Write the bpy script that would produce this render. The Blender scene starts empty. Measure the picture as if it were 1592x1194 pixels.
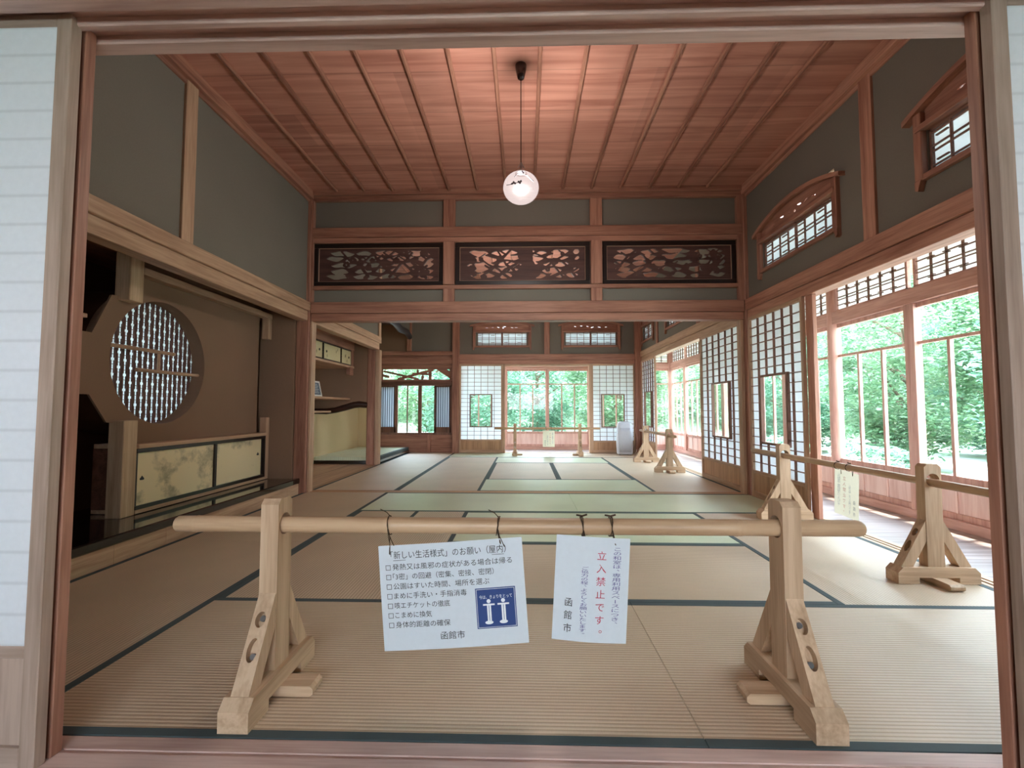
import bpy, bmesh, math, random
import numpy as np
from mathutils import Vector, Matrix
from mathutils.geometry import tessellate_polygon

# ------------------------------------------------------------------ camera
SC = bpy.context.scene
COL = SC.collection
PI = math.pi
EYE = 0.894
FPX = 728.66                       # focal length in pixels of the 1592-wide frame
YAW, PITCH, ROLL = 0.02741, 0.05237, 0.00039
cam_d = bpy.data.cameras.new('camera')
cam_d.sensor_fit = 'HORIZONTAL'
cam_d.sensor_width = 36.0
cam_d.lens = FPX * 36.0 / 1592.0
cam_d.clip_start = 0.02
cam_d.clip_end = 300
cam = bpy.data.objects.new('camera', cam_d)
COL.objects.link(cam)
_f = Vector((-math.sin(YAW) * math.cos(PITCH), math.cos(YAW) * math.cos(PITCH), math.sin(PITCH)))
_r = Vector((math.cos(YAW), math.sin(YAW), 0))
_u = _r.cross(_f)
_r2 = _r * math.cos(ROLL) + _u * math.sin(ROLL)
_u2 = _u * math.cos(ROLL) - _r * math.sin(ROLL)
cam.matrix_world = Matrix(((_r2.x, _u2.x, -_f.x, 0), (_r2.y, _u2.y, -_f.y, 0), (_r2.z, _u2.z, -_f.z, EYE), (0, 0, 0, 1)))
SC.camera = cam

# ------------------------------------------------------------------ sky, sun, exposure
SC.view_settings.view_transform = 'Standard'
SC.view_settings.look = 'None'
SC.view_settings.gamma = 1.0
SC.view_settings.use_curve_mapping = False
SC.view_settings.exposure = 2.34
SC.cycles.use_denoising = True
SC.cycles.max_bounces = 10
SC.cycles.diffuse_bounces = 6
SC.cycles.glossy_bounces = 4
SC.cycles.transmission_bounces = 6
SC.cycles.transparent_max_bounces = 12
SC.cycles.sample_clamp_indirect = 6.0
SC.cycles.caustics_reflective = False
SC.cycles.caustics_refractive = False

world = bpy.data.worlds.new('sky')
SC.world = world
world.use_nodes = True
wn = world.node_tree.nodes
wl = world.node_tree.links
wn.clear()
w_out = wn.new('ShaderNodeOutputWorld')
w_bg = wn.new('ShaderNodeBackground')
w_tc = wn.new('ShaderNodeTexCoord')
w_sep = wn.new('ShaderNodeSeparateXYZ')
w_rmp = wn.new('ShaderNodeValToRGB')
wl.new(w_tc.outputs['Generated'], w_sep.inputs[0])
wl.new(w_sep.outputs['Z'], w_rmp.inputs[0])
w_rmp.color_ramp.elements[0].position = 0.0
w_rmp.color_ramp.elements[0].color = (0.86, 0.94, 1.0, 1)
w_rmp.color_ramp.elements[1].position = 0.8
w_rmp.color_ramp.elements[1].color = (0.60, 0.80, 1.0, 1)
wl.new(w_rmp.outputs[0], w_bg.inputs[0])
w_bg.inputs[1].default_value = 4.4
wl.new(w_bg.outputs[0], w_out.inputs[0])

sun_d = bpy.data.lights.new('sun', 'SUN')
sun_d.energy = 4.5
sun_d.angle = math.radians(1.5)
sun_d.color = (1.0, 0.95, 0.86)
sun = bpy.data.objects.new('sun', sun_d)
COL.objects.link(sun)
sun.location = (12, 2, 14)
sun.rotation_euler = Vector((-1.0, -0.2, -3.0)).to_track_quat('-Z', 'Y').to_euler()

# ------------------------------------------------------------------ materials
def s2l(c):
    return tuple(((v / 255.0) / 12.92 if v / 255.0 <= 0.04045 else ((v / 255.0 + 0.055) / 1.055) ** 2.4) for v in c)

MATS = {}

def new_mat(name):
    m = bpy.data.materials.new(name)
    m.use_nodes = True
    nt = m.node_tree
    for n in list(nt.nodes):
        nt.nodes.remove(n)
    out = nt.nodes.new('ShaderNodeOutputMaterial')
    return m, nt.nodes, nt.links, out

def plain(name, srgb, rough=0.6, metal=0.0, spec=0.5, coat=0.0):
    if name in MATS:
        return MATS[name]
    m, n, l, out = new_mat(name)
    b = n.new('ShaderNodeBsdfPrincipled')
    tc = n.new('ShaderNodeTexCoord')
    nz = n.new('ShaderNodeTexNoise')
    nz.inputs['Scale'].default_value = 35
    nz.inputs['Detail'].default_value = 3
    l.new(tc.outputs['Object'], nz.inputs['Vector'])
    hs = n.new('ShaderNodeHueSaturation')
    hs.inputs['Color'].default_value = s2l(srgb) + (1,)
    mr = n.new('ShaderNodeMapRange')
    mr.inputs['To Min'].default_value = 0.94
    mr.inputs['To Max'].default_value = 1.06
    l.new(nz.outputs['Fac'], mr.inputs['Value'])
    l.new(mr.outputs[0], hs.inputs['Value'])
    l.new(hs.outputs[0], b.inputs['Base Color'])
    b.inputs['Roughness'].default_value = rough
    b.inputs['Metallic'].default_value = metal
    b.inputs['Specular IOR Level'].default_value = spec
    b.inputs['Coat Weight'].default_value = coat
    l.new(b.outputs[0], out.inputs[0])
    MATS[name] = m
    return m

WOODS = {            # dark grain, light grain (sRGB), roughness
    'cedar':   ((126, 82, 67), (172, 124, 103), 0.50),
    'honey':   ((156, 122, 98), (198, 164, 136), 0.50),
    'dim':     ((80, 52, 40), (122, 84, 66), 0.50),
    'pine':    ((164, 134, 104), (202, 172, 142), 0.55),
    'engawa':  ((118, 104, 98), (170, 156, 150), 0.36),
    'cedar_lit': ((150, 100, 82), (196, 146, 124), 0.50),  # cedar brightened to offset the weak light on the right wall
    'lintel':  ((172, 142, 132), (208, 180, 170), 0.5),
    'vframe':  ((176, 128, 114), (212, 168, 154), 0.50),
    'veranda': ((222, 180, 168), (246, 216, 206), 0.50),
    'panel':   ((150, 114, 86), (188, 148, 114), 0.50),
    'bamboo':  ((168, 134, 102), (200, 168, 134), 0.38),
    'carve':   ((64, 40, 36), (92, 62, 56), 0.55),
    'darkbar': ((96, 66, 60), (122, 88, 80), 0.60),
    'muntin':  ((104, 72, 60), (138, 100, 84), 0.55),
    'log':     ((34, 16, 10), (58, 30, 20), 0.35),
    'greywood': ((136, 116, 102), (174, 152, 138), 0.5),
}

def wood(kind, axis='x'):
    key = 'wood_%s_%s' % (kind, axis)
    if key in MATS:
        return MATS[key]
    dk, lt, rough = WOODS[kind]
    m, n, l, out = new_mat(key)
    tc = n.new('ShaderNodeTexCoord')
    oi = n.new('ShaderNodeObjectInfo')
    sc = n.new('ShaderNodeVectorMath'); sc.operation = 'SCALE'
    cb = n.new('ShaderNodeCombineXYZ')
    for i in range(3):
        l.new(oi.outputs['Random'], cb.inputs[i])
    l.new(cb.outputs[0], sc.inputs[0]); sc.inputs['Scale'].default_value = 37.0
    ad = n.new('ShaderNodeVectorMath'); ad.operation = 'ADD'
    l.new(tc.outputs['Object'], ad.inputs[0]); l.new(sc.outputs[0], ad.inputs[1])
    mp = n.new('ShaderNodeMapping')
    k = {'x': (0.9, 16, 16), 'y': (16, 0.9, 16), 'z': (16, 16, 0.9)}[axis]
    mp.inputs['Scale'].default_value = k
    l.new(ad.outputs[0], mp.inputs['Vector'])
    n1 = n.new('ShaderNodeTexNoise')
    n1.inputs['Scale'].default_value = 1.0; n1.inputs['Detail'].default_value = 4
    n1.inputs['Distortion'].default_value = 0.9
    l.new(mp.outputs[0], n1.inputs['Vector'])
    n2 = n.new('ShaderNodeTexNoise')
    n2.inputs['Scale'].default_value = 7.0; n2.inputs['Detail'].default_value = 3
    l.new(mp.outputs[0], n2.inputs['Vector'])
    mx = n.new('ShaderNodeMath'); mx.operation = 'MULTIPLY_ADD'
    l.new(n2.outputs['Fac'], mx.inputs[0]); mx.inputs[1].default_value = 0.45
    l.new(n1.outputs['Fac'], mx.inputs[2])
    rp = n.new('ShaderNodeValToRGB')
    rp.color_ramp.elements[0].position = 0.48; rp.color_ramp.elements[0].color = s2l(dk) + (1,)
    rp.color_ramp.elements[1].position = 0.86; rp.color_ramp.elements[1].color = s2l(lt) + (1,)
    l.new(mx.outputs[0], rp.inputs[0])
    hs = n.new('ShaderNodeHueSaturation')
    mr = n.new('ShaderNodeMapRange')
    mr.inputs['To Min'].default_value = 0.92; mr.inputs['To Max'].default_value = 1.08
    l.new(oi.outputs['Random'], mr.inputs['Value']); l.new(mr.outputs[0], hs.inputs['Value'])
    l.new(rp.outputs[0], hs.inputs['Color'])
    b = n.new('ShaderNodeBsdfPrincipled')
    l.new(hs.outputs[0], b.inputs['Base Color'])
    b.inputs['Roughness'].default_value = rough
    b.inputs['Specular IOR Level'].default_value = 0.35
    bp = n.new('ShaderNodeBump'); bp.inputs['Strength'].default_value = 0.12; bp.inputs['Distance'].default_value = 0.004
    l.new(mx.outputs[0], bp.inputs['Height']); l.new(bp.outputs[0], b.inputs['Normal'])
    l.new(b.outputs[0], out.inputs[0])
    MATS[key] = m
    return m

def plaster(name, srgb, var=0.10):
    if name in MATS:
        return MATS[name]
    m, n, l, out = new_mat(name)
    tc = n.new('ShaderNodeTexCoord')
    n1 = n.new('ShaderNodeTexNoise'); n1.inputs['Scale'].default_value = 160; n1.inputs['Detail'].default_value = 4
    n2 = n.new('ShaderNodeTexNoise'); n2.inputs['Scale'].default_value = 1.3; n2.inputs['Detail'].default_value = 2
    l.new(tc.outputs['Object'], n1.inputs['Vector']); l.new(tc.outputs['Object'], n2.inputs['Vector'])
    a = n.new('ShaderNodeMath'); a.operation = 'ADD'
    l.new(n1.outputs['Fac'], a.inputs[0]); l.new(n2.outputs['Fac'], a.inputs[1])
    mr = n.new('ShaderNodeMapRange'); mr.inputs['From Min'].default_value = 0.5; mr.inputs['From Max'].default_value = 1.5
    mr.inputs['To Min'].default_value = 1 - var; mr.inputs['To Max'].default_value = 1 + var
    l.new(a.outputs[0], mr.inputs['Value'])
    hs = n.new('ShaderNodeHueSaturation'); hs.inputs['Color'].default_value = s2l(srgb) + (1,)
    l.new(mr.outputs[0], hs.inputs['Value'])
    b = n.new('ShaderNodeBsdfPrincipled'); b.inputs['Roughness'].default_value = 0.95
    b.inputs['Specular IOR Level'].default_value = 0.1
    l.new(hs.outputs[0], b.inputs['Base Color'])
    bp = n.new('ShaderNodeBump'); bp.inputs['Strength'].default_value = 0.15; bp.inputs['Distance'].default_value = 0.003
    l.new(n1.outputs['Fac'], bp.inputs['Height']); l.new(bp.outputs[0], b.inputs['Normal'])
    l.new(b.outputs[0], out.inputs[0])
    MATS[name] = m
    return m

def paper(name, srgb=(244, 247, 249), trans=0.47, clear=0.0, pitch=0.0, start=0.0):
    if name in MATS:
        return MATS[name]
    m, n, l, out = new_mat(name)
    tc = n.new('ShaderNodeTexCoord')
    n1 = n.new('ShaderNodeTexNoise'); n1.inputs['Scale'].default_value = 60; n1.inputs['Detail'].default_value = 5
    l.new(tc.outputs['Object'], n1.inputs['Vector'])
    mr = n.new('ShaderNodeMapRange'); mr.inputs['To Min'].default_value = 0.95; mr.inputs['To Max'].default_value = 1.03
    l.new(n1.outputs['Fac'], mr.inputs['Value'])
    hs = n.new('ShaderNodeHueSaturation'); hs.inputs['Color'].default_value = s2l(srgb) + (1,)
    l.new(mr.outputs[0], hs.inputs['Value'])
    if pitch:      # shadow lines of the bars behind, painted into the paper colour
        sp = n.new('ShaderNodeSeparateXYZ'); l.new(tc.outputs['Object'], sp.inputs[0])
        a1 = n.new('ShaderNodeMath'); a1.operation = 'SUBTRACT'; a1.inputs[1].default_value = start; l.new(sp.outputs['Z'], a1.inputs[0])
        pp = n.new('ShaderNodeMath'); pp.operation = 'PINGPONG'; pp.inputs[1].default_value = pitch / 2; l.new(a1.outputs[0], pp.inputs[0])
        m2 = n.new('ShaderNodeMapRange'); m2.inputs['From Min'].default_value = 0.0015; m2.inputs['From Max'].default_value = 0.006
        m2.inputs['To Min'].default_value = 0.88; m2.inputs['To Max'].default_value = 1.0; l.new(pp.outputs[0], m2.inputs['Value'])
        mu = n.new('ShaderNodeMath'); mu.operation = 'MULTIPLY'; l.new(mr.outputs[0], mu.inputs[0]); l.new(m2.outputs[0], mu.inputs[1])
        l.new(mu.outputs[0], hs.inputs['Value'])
    d = n.new('ShaderNodeBsdfDiffuse'); t = n.new('ShaderNodeBsdfTranslucent')
    l.new(hs.outputs[0], d.inputs[0]); l.new(hs.outputs[0], t.inputs[0])
    mx = n.new('ShaderNodeMixShader'); mx.inputs[0].default_value = trans
    l.new(d.outputs[0], mx.inputs[1]); l.new(t.outputs[0], mx.inputs[2])
    last = mx
    if clear > 0:
        tr = n.new('ShaderNodeBsdfTransparent'); last = n.new('ShaderNodeMixShader'); last.inputs[0].default_value = clear
        l.new(mx.outputs[0], last.inputs[1]); l.new(tr.outputs[0], last.inputs[2])
    l.new(last.outputs[0], out.inputs[0])
    MATS[name] = m
    return m

def glass():
    if 'window_glass' in MATS:
        return MATS['window_glass']
    m, n, l, out = new_mat('window_glass')
    t = n.new('ShaderNodeBsdfTransparent'); t.inputs[0].default_value = (0.98, 0.995, 0.988, 1)
    g = n.new('ShaderNodeBsdfGlossy'); g.inputs['Roughness'].default_value = 0.02
    lw = n.new('ShaderNodeLayerWeight'); lw.inputs['Blend'].default_value = 0.5
    pw = n.new('ShaderNodeMath'); pw.operation = 'POWER'; pw.inputs[1].default_value = 5.0
    fr = n.new('ShaderNodeMath'); fr.operation = 'MULTIPLY_ADD'; fr.inputs[1].default_value = 0.9; fr.inputs[2].default_value = 0.025
    l.new(lw.outputs['Facing'], pw.inputs[0]); l.new(pw.outputs[0], fr.inputs[0])
    mx = n.new('ShaderNodeMixShader')
    l.new(fr.outputs[0], mx.inputs[0]); l.new(t.outputs[0], mx.inputs[1]); l.new(g.outputs[0], mx.inputs[2])
    l.new(mx.outputs[0], out.inputs[0])
    MATS['window_glass'] = m
    return m

def tatami(axis, green_sheen=False):
    """woven rush: fine ribs that run along the mat's long side"""
    key = 'tatami_%s%s' % (axis, '_sheen' if green_sheen else '')
    if key in MATS:
        return MATS[key]
    m, n, l, out = new_mat(key)
    tc = n.new('ShaderNodeTexCoord')
    mp = n.new('ShaderNodeMapping')
    mp.inputs['Rotation'].default_value = (0, 0, 0 if axis == 'y' else PI / 2)
    l.new(tc.outputs['Object'], mp.inputs['Vector'])
    wv = n.new('ShaderNodeTexWave')
    wv.wave_type = 'BANDS'; wv.bands_direction = 'X'; wv.wave_profile = 'SIN'
    wv.inputs['Scale'].default_value = 20.0           # one rib about every 16 mm
    wv.inputs['Distortion'].default_value = 0.0
    l.new(mp.outputs[0], wv.inputs['Vector'])
    m2 = n.new('ShaderNodeMapping'); m2.inputs['Scale'].default_value = (40, 700, 1)
    l.new(mp.outputs[0], m2.inputs['Vector'])
    n1 = n.new('ShaderNodeTexNoise'); n1.inputs['Scale'].default_value = 1; n1.inputs['Detail'].default_value = 2
    l.new(m2.outputs[0], n1.inputs['Vector'])
    n2 = n.new('ShaderNodeTexNoise'); n2.inputs['Scale'].default_value = 2.2; n2.inputs['Detail'].default_value = 3
    l.new(tc.outputs['Object'], n2.inputs['Vector'])
    rp = n.new('ShaderNodeValToRGB')
    e = rp.color_ramp.elements
    e[0].position = 0.0; e[1].position = 0.5
    if green_sheen:  # the windows' green sheen is painted into these rush colours
        e[0].color = s2l((180, 188, 156)) + (1,); e[1].color = s2l((208, 216, 186)) + (1,)
    else:
        e[0].color = s2l((170, 147, 121)) + (1,); e[1].color = s2l((204, 183, 157)) + (1,)
    l.new(wv.outputs['Fac'], rp.inputs[0])
    a = n.new('ShaderNodeMath'); a.operation = 'ADD'
    l.new(n1.outputs['Fac'], a.inputs[0]); l.new(n2.outputs['Fac'], a.inputs[1])
    mr = n.new('ShaderNodeMapRange'); mr.inputs['From Min'].default_value = 0.6; mr.inputs['From Max'].default_value = 1.4
    mr.inputs['To Min'].default_value = 0.88; mr.inputs['To Max'].default_value = 1.12
    l.new(a.outputs[0], mr.inputs['Value'])
    hs = n.new('ShaderNodeHueSaturation'); l.new(rp.outputs[0], hs.inputs['Color']); l.new(mr.outputs[0], hs.inputs['Value'])
    b = n.new('ShaderNodeBsdfPrincipled')
    l.new(hs.outputs[0], b.inputs['Base Color'])
    b.inputs['Roughness'].default_value = 0.34 if green_sheen else 0.46
    b.inputs['Specular IOR Level'].default_value = 0.5
    bp = n.new('ShaderNodeBump'); bp.inputs['Strength'].default_value = 0.35; bp.inputs['Distance'].default_value = 0.003
    l.new(wv.outputs['Fac'], bp.inputs['Height']); l.new(bp.outputs[0], b.inputs['Normal'])
    l.new(b.outputs[0], out.inputs[0])
    MATS[key] = m
    return m

def ceiling_mat():
    m, n, l, out = new_mat('ceiling_boards')
    tc = n.new('ShaderNodeTexCoord'); sp = n.new('ShaderNodeSeparateXYZ')
    l.new(tc.outputs['Object'], sp.inputs[0])
    dv = n.new('ShaderNodeMath'); dv.operation = 'DIVIDE'; dv.inputs[1].default_value = 0.455
    l.new(sp.outputs['Y'], dv.inputs[0])
    fl = n.new('ShaderNodeMath'); fl.operation = 'FLOOR'; l.new(dv.outputs[0], fl.inputs[0])
    fr = n.new('ShaderNodeMath'); fr.operation = 'FRACT'; l.new(dv.outputs[0], fr.inputs[0])
    dx = n.new('ShaderNodeMath'); dx.operation = 'DIVIDE'; dx.inputs[1].default_value = 0.936
    l.new(sp.outputs['X'], dx.inputs[0])
    fx = n.new('ShaderNodeMath'); fx.operation = 'FLOOR'; l.new(dx.outputs[0], fx.inputs[0])
    cb = n.new('ShaderNodeCombineXYZ'); l.new(fl.outputs[0], cb.inputs[0]); l.new(fx.outputs[0], cb.inputs[1])
    wn_ = n.new('ShaderNodeTexWhiteNoise'); wn_.noise_dimensions = '3D'; l.new(cb.outputs[0], wn_.inputs['Vector'])
    mp = n.new('ShaderNodeMapping'); mp.inputs['Scale'].default_value = (0.8, 14, 14)
    l.new(tc.outputs['Object'], mp.inputs['Vector'])
    n1 = n.new('ShaderNodeTexNoise'); n1.inputs['Scale'].default_value = 1; n1.inputs['Detail'].default_value = 5; n1.inputs['Distortion'].default_value = 0.8
    l.new(mp.outputs[0], n1.inputs['Vector'])
    rp = n.new('ShaderNodeValToRGB')
    rp.color_ramp.elements[0].position = 0.3; rp.color_ramp.elements[0].color = s2l((166, 110, 94)) + (1,)
    rp.color_ramp.elements[1].position = 0.7; rp.color_ramp.elements[1].color = s2l((206, 150, 131)) + (1,)
    l.new(n1.outputs['Fac'], rp.inputs[0])
    mr = n.new('ShaderNodeMapRange'); mr.inputs['To Min'].default_value = 0.86; mr.inputs['To Max'].default_value = 1.1
    l.new(wn_.outputs['Value'], mr.inputs['Value'])
    lt = n.new('ShaderNodeMath'); lt.operation = 'GREATER_THAN'; lt.inputs[1].default_value = 0.022
    l.new(fr.outputs[0], lt.inputs[0])
    m3 = n.new('ShaderNodeMapRange'); m3.inputs['To Min'].default_value = 0.75; m3.inputs['To Max'].default_value = 1.0
    l.new(lt.outputs[0], m3.inputs['Value'])
    mu = n.new('ShaderNodeMath'); mu.operation = 'MULTIPLY'; l.new(mr.outputs[0], mu.inputs[0]); l.new(m3.outputs[0], mu.inputs[1])
    hs = n.new('ShaderNodeHueSaturation'); l.new(rp.outputs[0], hs.inputs['Color']); l.new(mu.outputs[0], hs.inputs['Value'])
    b = n.new('ShaderNodeBsdfPrincipled'); l.new(hs.outputs[0], b.inputs['Base Color']); b.inputs['Roughness'].default_value = 0.5
    b.inputs['Specular IOR Level'].default_value = 0.35
    l.new(b.outputs[0], out.inputs[0])
    return m

def planks_mat(name, kind, pitch, axis):
    """boards laid side by side: joints every pitch metres along axis"""
    dk, lt, rough = WOODS[kind]
    m, n, l, out = new_mat(name)
    tc = n.new('ShaderNodeTexCoord'); sp = n.new('ShaderNodeSeparateXYZ')
    l.new(tc.outputs['Object'], sp.inputs[0])
    dv = n.new('ShaderNodeMath'); dv.operation = 'DIVIDE'; dv.inputs[1].default_value = pitch
    l.new(sp.outputs[axis.upper()], dv.inputs[0])
    fl = n.new('ShaderNodeMath'); fl.operation = 'FLOOR'; l.new(dv.outputs[0], fl.inputs[0])
    fr = n.new('ShaderNodeMath'); fr.operation = 'FRACT'; l.new(dv.outputs[0], fr.inputs[0])
    wn_ = n.new('ShaderNodeTexWhiteNoise'); wn_.noise_dimensions = '1D'; l.new(fl.outputs[0], wn_.inputs['W'])
    mp = n.new('ShaderNodeMapping'); mp.inputs['Scale'].default_value = (1.2, 30, 1) if axis == 'y' else (30, 1.2, 1)
    l.new(tc.outputs['Object'], mp.inputs['Vector'])
    n1 = n.new('ShaderNodeTexNoise'); n1.inputs['Scale'].default_value = 1; n1.inputs['Detail'].default_value = 4
    l.new(mp.outputs[0], n1.inputs['Vector'])
    rp = n.new('ShaderNodeValToRGB')
    rp.color_ramp.elements[0].position = 0.3; rp.color_ramp.elements[0].color = s2l(dk) + (1,)
    rp.color_ramp.elements[1].position = 0.7; rp.color_ramp.elements[1].color = s2l(lt) + (1,)
    l.new(n1.outputs['Fac'], rp.inputs[0])
    mr = n.new('ShaderNodeMapRange'); mr.inputs['To Min'].default_value = 0.85; mr.inputs['To Max'].default_value = 1.1
    l.new(wn_.outputs['Value'], mr.inputs['Value'])
    lt_ = n.new('ShaderNodeMath'); lt_.operation = 'GREATER_THAN'; lt_.inputs[1].default_value = 0.05
    l.new(fr.outputs[0], lt_.inputs[0])
    m3 = n.new('ShaderNodeMapRange'); m3.inputs['To Min'].default_value = 0.45; m3.inputs['To Max'].default_value = 1.0
    l.new(lt_.outputs[0], m3.inputs['Value'])
    mu = n.new('ShaderNodeMath'); mu.operation = 'MULTIPLY'; l.new(mr.outputs[0], mu.inputs[0]); l.new(m3.outputs[0], mu.inputs[1])
    hs = n.new('ShaderNodeHueSaturation'); l.new(rp.outputs[0], hs.inputs['Color']); l.new(mu.outputs[0], hs.inputs['Value'])
    b = n.new('ShaderNodeBsdfPrincipled'); l.new(hs.outputs[0], b.inputs['Base Color']); b.inputs['Roughness'].default_value = rough
    l.new(b.outputs[0], out.inputs[0])
    MATS[name] = m
    return m

def painted_door_mat(name, seed):
    """cream paper with a washed ink landscape"""
    m, n, l, out = new_mat(name)
    tc = n.new('ShaderNodeTexCoord')
    mp = n.new('ShaderNodeMapping'); mp.inputs['Location'].default_value = (seed, seed * 2, 0); mp.inputs['Scale'].default_value = (3.2, 3.2, 4.2)
    l.new(tc.outputs['Object'], mp.inputs['Vector'])
    n1 = n.new('ShaderNodeTexNoise'); n1.inputs['Scale'].default_value = 1.0; n1.inputs['Detail'].default_value = 7; n1.inputs['Roughness'].default_value = 0.62
    l.new(mp.outputs[0], n1.inputs['Vector'])
    n2 = n.new('ShaderNodeTexNoise'); n2.inputs['Scale'].default_value = 5.0; n2.inputs['Detail'].default_value = 5
    l.new(mp.outputs[0], n2.inputs['Vector'])
    rp = n.new('ShaderNodeValToRGB')
    rp.color_ramp.elements[0].position = 0.50; rp.color_ramp.elements[0].color = (0, 0, 0, 1)
    rp.color_ramp.elements[1].position = 0.60; rp.color_ramp.elements[1].color = (1, 1, 1, 1)
    l.new(n1.outputs['Fac'], rp.inputs[0])
    mu = n.new('ShaderNodeMath'); mu.operation = 'MULTIPLY'; l.new(rp.outputs[0], mu.inputs[0]); l.new(n2.outputs['Fac'], mu.inputs[1])
    mx = n.new('ShaderNodeMixRGB'); mx.inputs[1].default_value = s2l((230, 212, 172)) + (1,); mx.inputs[2].default_value = s2l((96, 92, 72)) + (1,)
    l.new(mu.outputs[0], mx.inputs[0])
    b = n.new('ShaderNodeBsdfPrincipled'); b.inputs['Roughness'].default_value = 0.5
    l.new(mx.outputs[0], b.inputs['Base Color']); l.new(b.outputs[0], out.inputs[0])
    return m

def leaf_mat(name, a, c, trans=0.45):
    m, n, l, out = new_mat(name)
    g = n.new('ShaderNodeNewGeometry')
    rp = n.new('ShaderNodeValToRGB')
    rp.color_ramp.elements[0].color = s2l(a) + (1,); rp.color_ramp.elements[1].color = s2l(c) + (1,)
    l.new(g.outputs['Random Per Island'], rp.inputs[0])
    d = n.new('ShaderNodeBsdfPrincipled'); d.inputs['Roughness'].default_value = 0.38; d.inputs['Specular IOR Level'].default_value = 0.6
    t = n.new('ShaderNodeBsdfTranslucent')
    l.new(rp.outputs[0], d.inputs['Base Color']); l.new(rp.outputs[0], t.inputs[0])
    mx = n.new('ShaderNodeMixShader'); mx.inputs[0].default_value = trans
    l.new(d.outputs[0], mx.inputs[1]); l.new(t.outputs[0], mx.inputs[2])
    l.new(mx.outputs[0], out.inputs[0])
    return m

def glow_mat(name, srgb, strength, clear):
    m, n, l, out = new_mat(name)
    e = n.new('ShaderNodeEmission'); e.inputs[0].default_value = s2l(srgb) + (1,); e.inputs[1].default_value = strength
    d = n.new('ShaderNodeBsdfGlossy'); d.inputs[0].default_value = (0.04, 0.04, 0.04, 1); d.inputs['Roughness'].default_value = 0.2
    a = n.new('ShaderNodeAddShader')
    l.new(e.outputs[0], a.inputs[0]); l.new(d.outputs[0], a.inputs[1])
    t = n.new('ShaderNodeBsdfTransparent'); mx = n.new('ShaderNodeMixShader'); mx.inputs[0].default_value = clear
    l.new(a.outputs[0], mx.inputs[1]); l.new(t.outputs[0], mx.inputs[2]); l.new(mx.outputs[0], out.inputs[0])
    return m

GREEN = plaster('plaster_green', (122, 116, 106))
BROWN = plaster('plaster_brown', (136, 109, 90))
SHADEBROWN = plaster('plaster_brown_shaded', (70, 44, 28))  # brown plaster with the alcove's shade painted into its colour
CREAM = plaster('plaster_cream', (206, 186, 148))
LACQUER = plain('black_lacquer', (14, 11, 10), rough=0.08, spec=0.6, coat=0.6)
BLACKWOOD = plain('black_frame', (26, 14, 12), rough=0.35)
HERI = plain('edge_cloth', (66, 78, 80), rough=0.8)
HERI_F = plain('edge_cloth_teal', (78, 98, 92), rough=0.8)
PAPER = paper('shoji_paper')
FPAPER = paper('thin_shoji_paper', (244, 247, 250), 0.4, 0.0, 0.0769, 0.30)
DPAPER = paper('dense_paper', (226, 232, 232), 0.3)
TPAPER = paper('transom_paper', (248, 249, 250), 0.68)
POSTER = paper('poster_paper', (214, 222, 228), 0.12)
INK = plain('ink_black', (34, 34, 38), rough=0.7)
INK_RED = plain('ink_red', (186, 58, 84), rough=0.7)
INK_VIOLET = plain('ink_violet', (92, 84, 142), rough=0.7)
INK_BLUE = plain('ink_blue', (40, 66, 122), rough=0.7)
INK_WHITE = plain('ink_white', (232, 236, 238), rough=0.7)
STRING = plain('twine', (62, 46, 30), rough=0.9)
METAL = plain('zinc', (170, 172, 176), rough=0.3, metal=1.0)
GLASS = glass()

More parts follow.
